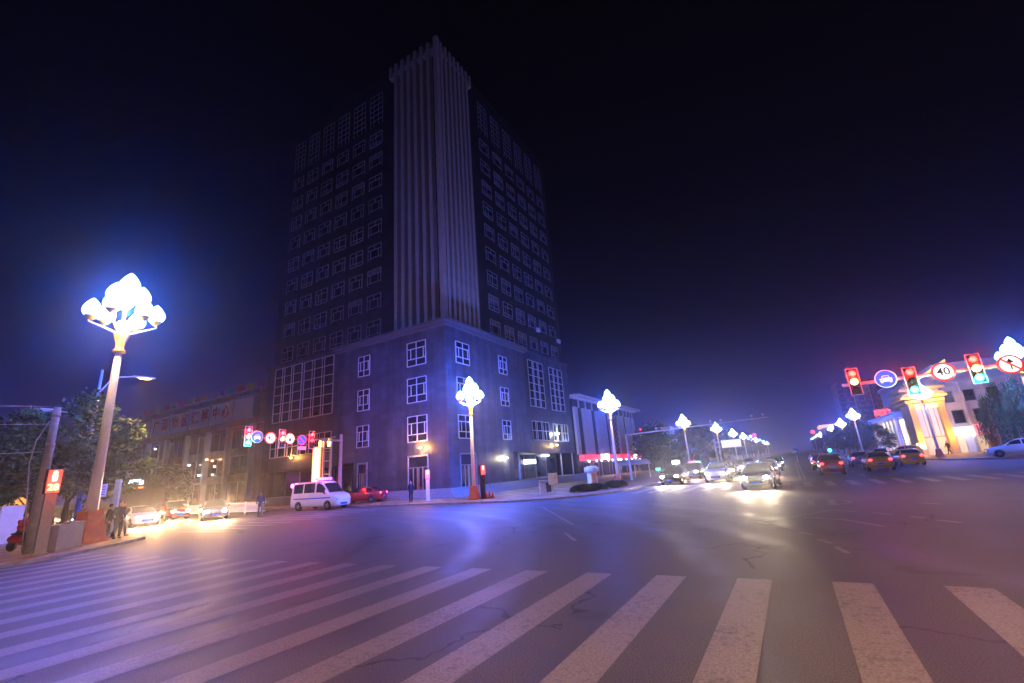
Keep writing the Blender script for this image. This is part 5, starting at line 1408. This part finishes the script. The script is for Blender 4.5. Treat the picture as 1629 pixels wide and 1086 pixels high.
# added behind the camera, out of view, so their beams light the foreground
car('sedan', 'added unseen white sedan behind the near crosswalk, headlights lighting the foreground', 'car', SEDAN, paints['white'], (4.4, -8.5, 0), RAD(90), 'front', None, HP * 0.9, (1, 0.86, 0.66))
car('sedan', 'added unseen grey sedan behind the near crosswalk, headlights lighting the foreground, nearer the kerb', 'car', SEDAN, paints['grey'], (8.2, -8.0, 0), RAD(90), 'front', None, HP * 0.9, (1, 0.80, 0.58))
# leaving up the avenue
gv_ = 'cars going up the avenue with tail lights on'
for i, (x, y, S, pn, lb) in enumerate(((2.4, 46, HATCH, 'red', 'red hatchback with tail lights on, nearest in the leaving lanes'), (5.8, 49, SEDAN, 'yellow', 'yellow cab with tail lights on, second in the leaving lanes'), (2.3, 57, SEDAN, 'black', 'black sedan with tail lights on ahead of the red hatchback'), (5.8, 61, SEDAN, 'silver', 'silver sedan with tail lights on ahead of the yellow cab'), (2.4, 69, HATCH, 'white', 'white hatchback with tail lights on ahead of the black sedan'), (9.0, 56, SEDAN, 'yellow', 'yellow cab with tail lights on in the right kerb lane'))):
    car('sedan' if S is SEDAN else 'hatchback', lb, 'car', S, paints[pn], (x, y, 0), RAD(90), 'rear', gv_, 0)
# parked
p = at_z(1607, 726, 0.12)
car('hatchback', 'white hatchback parked before the blank billboard, unlit', 'car', HATCH, paints['white'], (p.x + 0.6, p.y, 0.12), RAD(172), None)
p = at_z(1440, 727, 0.12)
car('hatchback', 'orange yellow taxi parked before the floodlit pavilion', 'taxi', HATCH, paints['yellow'], (p.x, p.y, 0.12), RAD(165), None)
car('hatchback', 'white car standing unlit at the right kerb near the round trees', 'car', HATCH, paints['white'], (9.6, 75, 0), RAD(-100), None)
# white service van with roof light bar
pa, pb_ = at_z(460, 813, 0), at_z(543, 809, 0)
hd = math.atan2(pb_.y - pa.y, pb_.x - pa.x)
mid = (pa + pb_) / 2
van = car('service_van', 'white van with red and purple roof light bar and dark roof characters', 'van', VAN, paints['white'], (mid.x, mid.y + 0.6, 0), hd - 0.06, None)
lb_ = MB().box(0.05, 0.35, -0.62, 0.62, 2.39, 2.43).build('light_bar', M['black'], van)
MB().box(0.0, 0.42, 0.02, 0.80, 2.44, 2.66).build('lamp_lens', emit('purple_beacon', (0.4, 0.06, 1.0), 3), lb_, bevel=0.03)
MB().box(0.0, 0.42, -0.80, -0.02, 2.44, 2.66).build('lamp_lens', emit('red_beacon_bar', (1.0, 0.04, 0.03), 4), lb_, bevel=0.03)
MB().ball((-2.74, -0.8, 2.12), 0.10, 0.16, 0.18).build('rear_beacon', emit('violet_beacon', (0.85, 0.1, 0.9), 8), van)
letters('工程抢险', 0.22, M['black_enamel'], van, (0.9, -0.885, 2.2), '-y', 0.004, 'roof_characters', 0.005, sx=1.1)
MB().box(-2.3, 2.2, -1.012, -1.004, 0.92, 1.02).build('side_stripe', M['blue_enamel'], van)
for c, x in (((0.5, 0.15, 1.0), 0.9), ((0.9, 0.15, 0.9), -2.9)):
    li = bpy.data.lights.new('beacon_light', 'POINT'); li.energy = 60; li.color = c; li.shadow_soft_size = 0.1
    lo = bpy.data.objects.new('beacon_light', li); COL.objects.link(lo); lo.parent = van; lo.location = (x, -0.6, 2.75)
# guard rail in the left arm
gr_ = thing('guard_rail', 'white picket guard rail in the left arm behind the cars', 'guard rail', (-50, 24.3, 0))
mb = MB().box(-12, 11, -0.03, 0.03, 0.95, 1.01).box(-12, 11, -0.03, 0.03, 0.25, 0.31); mb.build('rail', M['white'], gr_)
for i in range(10): MB().box(-12 + i * 2.5, -11.92 + i * 2.5, -0.04, 0.04, 0, 1.1).build('post', M['white'], gr_)
mb = MB()
for i in range(150): mb.box(-11.8 + i * 0.15, -11.77 + i * 0.15, -0.015, 0.015, 0.311, 0.949)
mb.build('pickets', M['white'], gr_)

# ================================================================== PEOPLE
def remesh(mb, voxel, name, m, parent):
    me = mb.data(name, m)
    o = bpy.data.objects.new(name, me); COL.objects.link(o)
    md = o.modifiers.new('r', 'REMESH'); md.mode = 'VOXEL'; md.voxel_size = voxel; md.use_smooth_shade = True
    sm_ = o.modifiers.new('s', 'SMOOTH'); sm_.factor = 0.5; sm_.iterations = 3
    bpy.context.view_layer.update()
    me2 = bpy.data.meshes.new_from_object(o.evaluated_get(bpy.context.evaluated_depsgraph_get()))
    bpy.data.objects.remove(o)
    me2.materials.clear(); me2.materials.append(m)
    return link(name, me2, parent)
def limb(mb, pts, rad, seg=10):
    mb.tube(pts, rad, seg)
    for p, r in zip(pts, rad): mb.ball(p, r * 0.99, seg=10, rings=6)
CLOTH = {n: mat('cloth_' + n, c, 0.85, var=0.12, scale=12) for n, c in (('black', (0.014, 0.014, 0.018)), ('navy', (0.02, 0.025, 0.06)), ('red', (0.36, 0.02, 0.02)), ('grey', (0.12, 0.12, 0.13)), ('cream', (0.5, 0.42, 0.3)), ('olive', (0.05, 0.06, 0.035)))}
def person(label, loc, rotz, jacket, trousers, pose='stand', height=1.72, group=None):
    """faces +x locally; arms and legs set by pose"""
    t = thing('person', label, 'person', loc, rotz, group, height / 1.72)
    lean = {'stand': 0.02, 'bend': 0.38, 'sit': 0.12, 'walk': 0.05}[pose]
    hipz = 0.92 if pose != 'sit' else 0.86
    hx = 0.0
    def up_(d, side=0.0): return Vector((hx + math.sin(lean) * d, side, hipz + math.cos(lean) * d))
    sh = [up_(0.50, s * 0.185) for s in (1, -1)]
    neck, head = up_(0.55), up_(0.73) + Vector((0.03, 0, 0))
    if pose == 'walk': feet = [(0.28, 0.09), (-0.26, -0.09)]
    elif pose == 'sit': feet = [(0.40, 0.15), (0.40, -0.15)]
    else: feet = [(0.03, 0.11), (-0.03, -0.11)]
    legs = []
    for i, s in enumerate((1, -1)):
        fx, fy = feet[i]
        hip = Vector((hx, s * 0.10, hipz - 0.02))
        an = Vector((fx - 0.02, fy, 0.09 if pose != 'sit' else 0.34))
        kn = (hip + an) / 2 + Vector((0.06, 0, 0.02))
        if pose == 'sit': kn = Vector((0.42, s * 0.16, hipz - 0.02)); an = Vector((0.38, s * 0.15, 0.40))
        legs.append((hip, kn, an))
    arms = []
    for i, s in enumerate((1, -1)):
        S_ = sh[i]
        if pose == 'sit': el = S_ + Vector((0.16, s * 0.06, -0.24)); wr = el + Vector((0.24, -s * 0.03, 0.02))
        elif pose == 'bend': el = S_ + Vector((0.10, s * 0.05, -0.26)); wr = el + Vector((0.20, -s * 0.04, -0.10))
        elif pose == 'walk': el = S_ + Vector((-0.10 * s, s * 0.06, -0.26)); wr = el + Vector((0.06 - 0.06 * s, 0, -0.22))
        else: el = S_ + Vector((-0.03, s * 0.07, -0.27)); wr = el + Vector((0.08 if s > 0 else 0.03, -s * 0.01, -0.23))
        arms.append((S_, el, wr))
    b = MB()
    limb(b, [up_(0.50), neck + Vector((0.005, 0, 0.03)), up_(0.66)], [0.065, 0.056, 0.055])
    b.ball(head, 0.092, 0.076, 0.115, 14, 10); b.ball(head + Vector((0.03, 0, -0.065)), 0.06, 0.052, 0.055)
    b.ball(head + Vector((0.098, 0, -0.015)), 0.018, 0.013, 0.022, 8, 6)
    for s in (1, -1): b.ball(head + Vector((-0.005, s * 0.078, -0.01)), 0.02, 0.01, 0.03, 8, 6)
    limb(b, [up_(0.0), up_(0.28), up_(0.46)], [0.11, 0.12, 0.11])
    for (h_, k_, a_) in legs: limb(b, [h_, k_, a_], [0.075, 0.05, 0.038])
    for i, (S_, el, wr) in enumerate(arms):
        s = (1, -1)[i]
        limb(b, [S_, el, wr], [0.045, 0.036, 0.026], 8)
        d = (wr - el).normalized(); lat = Vector((d.z, 0, -d.x)).normalized() if abs(d.y) < 0.9 else Vector((1, 0, 0))
        pm = wr + d * 0.05
        b.ball(pm, 0.035, 0.022, 0.042, 8, 6)
        for q, (off, ln) in enumerate(((-0.030, 0.066), (-0.010, 0.078), (0.010, 0.074), (0.030, 0.058))):
            r0 = wr + d * 0.085 + lat * off
            k1 = r0 + d * ln * 0.5; k2 = k1 + (d + Vector((0.0, -s * 0.55, 0))).normalized() * ln * 0.5
            b.tube([wr + d * 0.05 + lat * off * 0.8, r0, k1, k2], [0.012, 0.011, 0.010, 0.009], 6)
        b.tube([wr + d * 0.03 - lat * 0.02, wr + d * 0.055 - lat * 0.05, wr + d * 0.095 - lat * 0.058], [0.014, 0.012, 0.010], 6)
    for (h_, k_, a_) in legs: limb(b, [a_, a_ + Vector((0.10, 0, -0.05))], [0.036, 0.03])
    remesh(b, 0.010, 'body', M['skin'], t)
    j = MB()
    j.sm = True
    limb(j, [up_(-0.06), up_(0.16), up_(0.34), up_(0.47)], [0.15, 0.145, 0.155, 0.125], 12)
    limb(j, [up_(0.44, 0.15), up_(0.44, -0.15)], [0.085, 0.085])
    limb(j, [up_(0.25, 0.07), up_(0.25, -0.07)], [0.135, 0.135])
    for (S_, el, wr) in arms: limb(j, [S_, el, wr - (wr - el) * 0.06], [0.07, 0.056, 0.044])
    remesh(j, 0.016, 'jacket', CLOTH[jacket], t)
    tr = MB()
    limb(tr, [up_(0.0, 0.07), up_(0.0, -0.07)], [0.125, 0.125])
    for (h_, k_, a_) in legs: limb(tr, [h_, k_, a_ + (k_ - a_) * 0.05], [0.10, 0.075, 0.062])
    remesh(tr, 0.016, 'trousers', CLOTH[trousers], t)
    for (h_, k_, a_) in legs:
        s_ = MB(); f0 = Vector((a_.x, a_.y, a_.z - 0.05))
        s_.ball(f0 + Vector((0.07, 0, -0.005)), 0.13, 0.048, 0.042, 12, 8); s_.ball(f0 + Vector((-0.01, 0, 0.03)), 0.055, 0.046, 0.055, 10, 6)
        s_.build('shoe', M['black'], t)
    hr = MB()
    hr.ball(head + Vector((-0.022, 0, 0.03)), 0.092, 0.086, 0.10, 14, 10)
    hr.build('hair', M['hair'], t)
    for s in (1, -1): MB().ball(head + Vector((0.083, s * 0.03, 0.012)), 0.009, 0.012, 0.007, 8, 6).build('eye', M['black'], t)
    return t
gp_ = 'people at the near left kerb'
def onp(px, py): 
    p = at_z(px, py, 0.12); return (p.x, p.y, 0.12)
p = onp(117, 860); person('person in grey jacket and red trousers leaning forward beside the orange lamp pedestal', p, RAD(20), 'grey', 'red', 'bend', 1.75, gp_)
p = onp(168, 857); person('person in black with hands down just right of the orange lamp pedestal', p, RAD(75), 'black', 'olive', 'stand', 1.68, gp_)
p = onp(188, 856); person('person in navy jacket standing at the kerb, taller one of the pair', (p[0], p[1] - 0.1, 0.12), RAD(10), 'navy', 'black', 'stand', 1.80, gp_)
p = onp(201, 852); person('person in cream jacket close behind the taller navy person at the kerb', (p[0] - 0.3, p[1] - 0.25, 0.12), RAD(40), 'cream', 'navy', 'walk', 1.74, gp_)
p = onp(654, 798); person('lone person in dark clothes on the plaza before the tower entrance', p, RAD(-70), 'navy', 'black', 'stand', 1.66)
p = at_z(413, 822, 0); person('dark figure of a person standing by the white guard rail', (p.x, p.y, 0), RAD(-40), 'navy', 'grey', 'stand', 1.78)
for px, py, jk, lb in ((1478, 722, 'red', 'far person in red strolling before the floodlit pavilion'), (1512, 722, 'navy', 'far person in navy walking past the lit shop doors')):
    p = onp(px, py); person(lb, p, RAD(200), jk, 'black', 'walk', 1.7)
# red electric scooter with rider, far left
p = onp(36, 876)
sc = thing('electric_scooter', 'red electric scooter standing on the near left pavement under its rider', 'scooter', p, RAD(28))
for x in (0.62, -0.58):
    w_ = MB().lathe([(0.13, -0.05), (0.21, -0.05), (0.23, -0.025), (0.23, 0.025), (0.21, 0.05), (0.13, 0.05)], (x, 0, 0.23), 18, 'y').build('wheel', M['rubber'], sc)
    MB().lathe([(0.135, -0.03), (0.03, -0.035), (0.03, 0.035), (0.135, 0.03)], (x, 0, 0.23), 14, 'y').build('rim', M['alloy'], w_)
m_ = MB(); m_.sm = True
m_.ball((-0.42, 0, 0.52), 0.42, 0.17, 0.2); m_.ball((0.42, 0, 0.62), 0.10, 0.19, 0.36); m_.ball((0.6, 0, 0.45), 0.2, 0.09, 0.09)
m_.box(-0.15, 0.42, -0.14, 0.14, 0.27, 0.35)
m_.build('bodywork', paints['red'], sc, bevel=0.02)
MB().ball((-0.35, 0, 0.74), 0.36, 0.15, 0.07).build('seat', M['black'], sc)
MB().tube([(0.62, 0, 0.25), (0.48, 0, 0.7), (0.40, 0, 1.02)], 0.03, 8).tube([(0.32, -0.34, 1.04), (0.40, -0.15, 1.02), (0.40, 0.15, 1.02), (0.32, 0.34, 1.04)], 0.018, 8).build('handlebar', M['black'], sc)
MB().ball((0.53, 0, 0.86), 0.06, 0.1, 0.07).build('headlight', M['white_bulb'], sc)
person('person in red jacket seated on the red electric scooter', (p[0] - 0.28 * math.cos(RAD(28)), p[1] - 0.28 * math.sin(RAD(28)), 0.05), RAD(28), 'red', 'navy', 'sit', 1.7, gp_)

# ================================================================== SMALL STREET FURNITURE
def cabinet(label, p, w, d, h, rotz, m='grey_pole'):
    t = thing('control_cabinet', label, 'cabinet', p, rotz)
    MB().box(-w / 2 - 0.03, w / 2 + 0.03, -d / 2 - 0.03, d / 2 + 0.03, 0, 0.1).build('plinth', M['concrete'], t)
    MB().box(-w / 2, w / 2, -d / 2, d / 2, 0.1, h).box(-w / 2 - 0.03, w / 2 + 0.03, -d / 2 - 0.03, d / 2 + 0.03, h, h + 0.05).build('case', M[m], t, bevel=0.01)
    dr = MB().box(d * 0 + w / 2 + 0.001, w / 2 + 0.014, -d / 2 + 0.05, d / 2 - 0.05, 0.18, h - 0.08).build('door', M[m], t)
    MB().box(w / 2 + 0.015, w / 2 + 0.04, d / 2 - 0.12, d / 2 - 0.09, h * 0.5, h * 0.62).build('handle', M['steel'], dr)
    return t
p = onp(4, 868); cabinet('tall pale control cabinet cut by the left picture edge', p, 0.5, 1.0, 1.95, RAD(15), 'white_pole')
p = onp(92, 877); cabinet('low grey control cabinet right of the pedestrian signal, nearer of two', p, 0.45, 0.55, 1.0, RAD(20))
p = onp(110, 872); cabinet('low grey control cabinet left of the orange lamp pedestal', p, 0.45, 0.6, 1.05, RAD(20))
a, b = onp(72, 868), onp(128, 858)
t = thing('hand_rail', 'low pale hand rail behind the two grey cabinets', 'rail', a)
v_ = Vector(b) - Vector(a)
MB().tube([(0, 0, 0), (0, 0, 0.9), tuple(v_ + Vector((0, 0, 0.9))), tuple(v_)], 0.035, 8).tube([(v_.x / 2, v_.y / 2, 0), (v_.x / 2, v_.y / 2, 0.9)], 0.03, 8).build('rail', M['white_pole'], t)
# bus stop panel and info post
b = at_d(178, 835, 37.5)
t = thing('info_post', 'slim pale green information post at the kerb right of the tall lamp', 'information post', (b.x, b.y, 0.12), RAD(20))
MB().box(-0.18, 0.18, -0.06, 0.06, 0.0, at_d(180, 763, 37.5).z - 0.12).build('panel', mat('pale_green_panel', (0.45, 0.62, 0.5), 0.5), t)
MB().box(-0.22, 0.22, -0.1, 0.1, 0, 0.12).build('foot', M['concrete'], t)
b = at_d(146, 838, 39)
t = thing('bus_stop_sign', 'small pale route board on a post just left of the tall lamp pole', 'bus stop sign', (b.x, b.y, 0.12), RAD(70))
zt = at_d(147, 771, 39).z - 0.12
MB().lathe([(0.05, 0), (0.045, zt)], (0, 0, 0), 8).build('post', M['steel'], t)
MB().box(-0.42, 0.42, -0.05, -0.052 + 0.03, zt - 0.75, zt).build('route_board', M['white'], t)
for i in range(4): MB().box(-0.34, 0.34, -0.058, -0.051, zt - 0.18 - i * 0.15, zt - 0.14 - i * 0.15).build('printed_line', M['blue_enamel'], t)
# LED kiosk behind
b = at_d(208, 800, 88)
t = thing('roadside_kiosk', 'dark kiosk with a white and orange lit sign at the left beyond the traffic', 'kiosk', (b.x, b.y, 0.12), RAD(20))
MB().box(-2.4, 2.4, 0, 3, 0, 3.2).build('body', M['granite_dark'], t)
zk = at_d(200, 770, 88).z - 0.12
MB().box(-2.4, 2.4, -0.3, 0, 3.2, zk + 0.9).build('sign_case', M['black'], t)
MB().box(-1.6, 2.0, -0.36, -0.302, zk - 0.2, zk + 0.55).build('lit_sign', emit('white_blue_sign', (0.6, 0.75, 1.0), 2.2), t)
MB().box(-2.1, 2.1, -0.36, -0.302, 3.3, zk - 0.5).build('lit_sign', emit('orange_led_sign', (1.0, 0.18, 0.02), 3.0), t)
# orange glow shop far left
b = at_d(12, 790, 100)
t = thing('roadside_stall', 'orange lit stall far left beyond the trees', 'stall', (b.x, b.y, 0.12), RAD(25))
MB().box(-3.5, 3.5, 0, 3, 0, 3.4).build('body', M['granite_dark'], t)
MB().box(-3.6, 3.6, -0.8, 0.2, 3.4, 3.6).build('awning', mat('orange_canvas', (0.6, 0.22, 0.05), 0.8), t)
MB().box(-3.2, 3.2, -0.06, -0.002, 0.9, 3.2).build('lit_opening', emit('orange_lit_opening', (1.0, 0.35, 0.05), 1.3), t)
# litter bin, yellow board, advert column, bollards, cones
b = onp(869, 785)
t = thing('litter_bin', 'dark twin litter bin on the corner pavement', 'litter bin', b, 0.5)
for s in (-1, 1):
    MB().box(s * 0.24 - 0.2, s * 0.24 + 0.2, -0.18, 0.18, 0.12, 0.82).build('bin', M['grey_pole'] if s < 0 else M['black'], t, bevel=0.02)
MB().box(-0.5, -0.46, -0.03, 0.03, 0, 1.0).box(0.46, 0.5, -0.03, 0.03, 0, 1.0).box(-0.5, 0.5, -0.2, 0.2, 0.98, 1.03).build('stand', M['steel'], t)
b = onp(882, 786)
t = thing('notice_board', 'cream notice board on a thin post beside the litter bin', 'notice board', b, 0.7)
zt = at_d(880, 752, math.hypot(b[0], b[1])).z - 0.12
MB().lathe([(0.04, 0), (0.035, zt - 0.3)], (0, 0, 0), 8).build('post', M['steel'], t)
MB().box(-0.36, 0.36, -0.05, 0.05, zt - 0.85, zt).build('board', mat('cream_board', (0.75, 0.70, 0.5), 0.5), t, bevel=0.03)
b = onp(944, 777)
t = thing('advert_column', 'white advertising column with orange striped panel by the hedges', 'advert column', b, 0.6)
zt = at_d(942, 741, math.hypot(b[0], b[1])).z - 0.12
MB().lathe([(0.52, 0), (0.52, 0.1), (0.42, 0.12), (0.42, zt * 0.72)], (0, 0, 0), 20).build('drum', M['white'], t)
MB().lathe([(0.5, zt * 0.72), (0.62, zt * 0.76), (0.62, zt * 0.92), (0.4, zt), (0.0, zt)], (0, 0, 0), 20).build('cap', M['white_pole'], t)
pm_ = MB(); n = 8
for k_ in range(n):
    a0, a1 = RAD(-110 + 70 * k_ / n), RAD(-110 + 70 * (k_ + 1) / n)
    pm_.quad((0.425 * math.cos(a0), 0.425 * math.sin(a0), 0.3), (0.425 * math.cos(a1), 0.425 * math.sin(a1), 0.3), (0.425 * math.cos(a1), 0.425 * math.sin(a1), zt * 0.66), (0.425 * math.cos(a0), 0.425 * math.sin(a0), zt * 0.66))
pm_.build('orange_panel', mat('orange_poster', (0.75, 0.3, 0.12), 0.5), t)
for i, px in enumerate((774, 779, 784)):
    b = onp(px, 792)
    t = thing('traffic_cone', 'small orange traffic cone right of the dark pedestrian signal, %s from it' % ordn[i], 'traffic cone', b, 0, 'cones at the tower corner')
    MB().box(-0.15, 0.15, -0.15, 0.15, 0, 0.03).build('base', M['black'], t)
    c = MB().lathe([(0.12, 0.03), (0.03, 0.52), (0.02, 0.53)], (0, 0, 0), 14).build('cone', mat('cone_orange', (0.8, 0.14, 0.02), 0.5), t)
    MB().lathe([(0.088, 0.2), (0.065, 0.31)], (0, 0, 0), 14).build('band', M['white'], c)
for i, px in enumerate((1010, 1022)):
    b = at_z(px, 762, 0.12)
# grey round tank-like booth frame before the shop building (arched bike shelter)
b = at_d(1006, 762, 62)
t = thing('bike_shelter', 'pale arched bike shelter before the panelled shop building', 'bike shelter', (b.x, b.y, 0.12), 0.9)
for x in (-2.2, 0, 2.2): MB().tube([(x, -0.8, 0), (x, -0.8, 1.7), (x, -0.4, 2.1), (x, 0.5, 2.2)], 0.05, 8).build('hoop', M['white_pole'], t)
m_ = MB(); m_.sm = True
pr = [(-0.85, 1.6), (-0.6, 1.98), (-0.2, 2.17), (0.6, 2.26)]
for (y0, z0), (y1, z1) in zip(pr, pr[1:]): m_.quad((-2.5, y0, z0), (2.5, y0, z0), (2.5, y1, z1), (-2.5, y1, z1)).quad((-2.5, y0, z0 + 0.03), (-2.5, y1, z1 + 0.03), (2.5, y1, z1 + 0.03), (2.5, y0, z0 + 0.03))
m_.build('roof_sheet', M['white_panel'], t)

# near right corner: unseen copy of the blue based road lamp, added to light the foreground road
road_lamp('added unseen white road lamp with blue base on the near right corner behind the camera', (14.5, -9.0, 0.12), RAD(12), 10.5, 44000, (RAD(18), RAD(24), 0))

# ================================================================== NIGHT HAZE
hz = MB().box(-330, 130, -70, 460, -1.0, 95)
hm = bpy.data.materials.new('night_haze'); hm.use_nodes = True
t_ = hm.node_tree
t_.nodes.clear()
ou = t_.nodes.new('ShaderNodeOutputMaterial'); pv = t_.nodes.new('ShaderNodeVolumePrincipled')
pv.inputs['Color'].default_value = (0.72, 0.80, 1.0, 1)
pv.inputs['Density'].default_value = 0.0016
pv.inputs['Anisotropy'].default_value = 0.88
t_.links.new(pv.outputs[0], ou.inputs['Volume'])
HAZE = hz.build('haze', hm)
structure(HAZE, 'stuff')
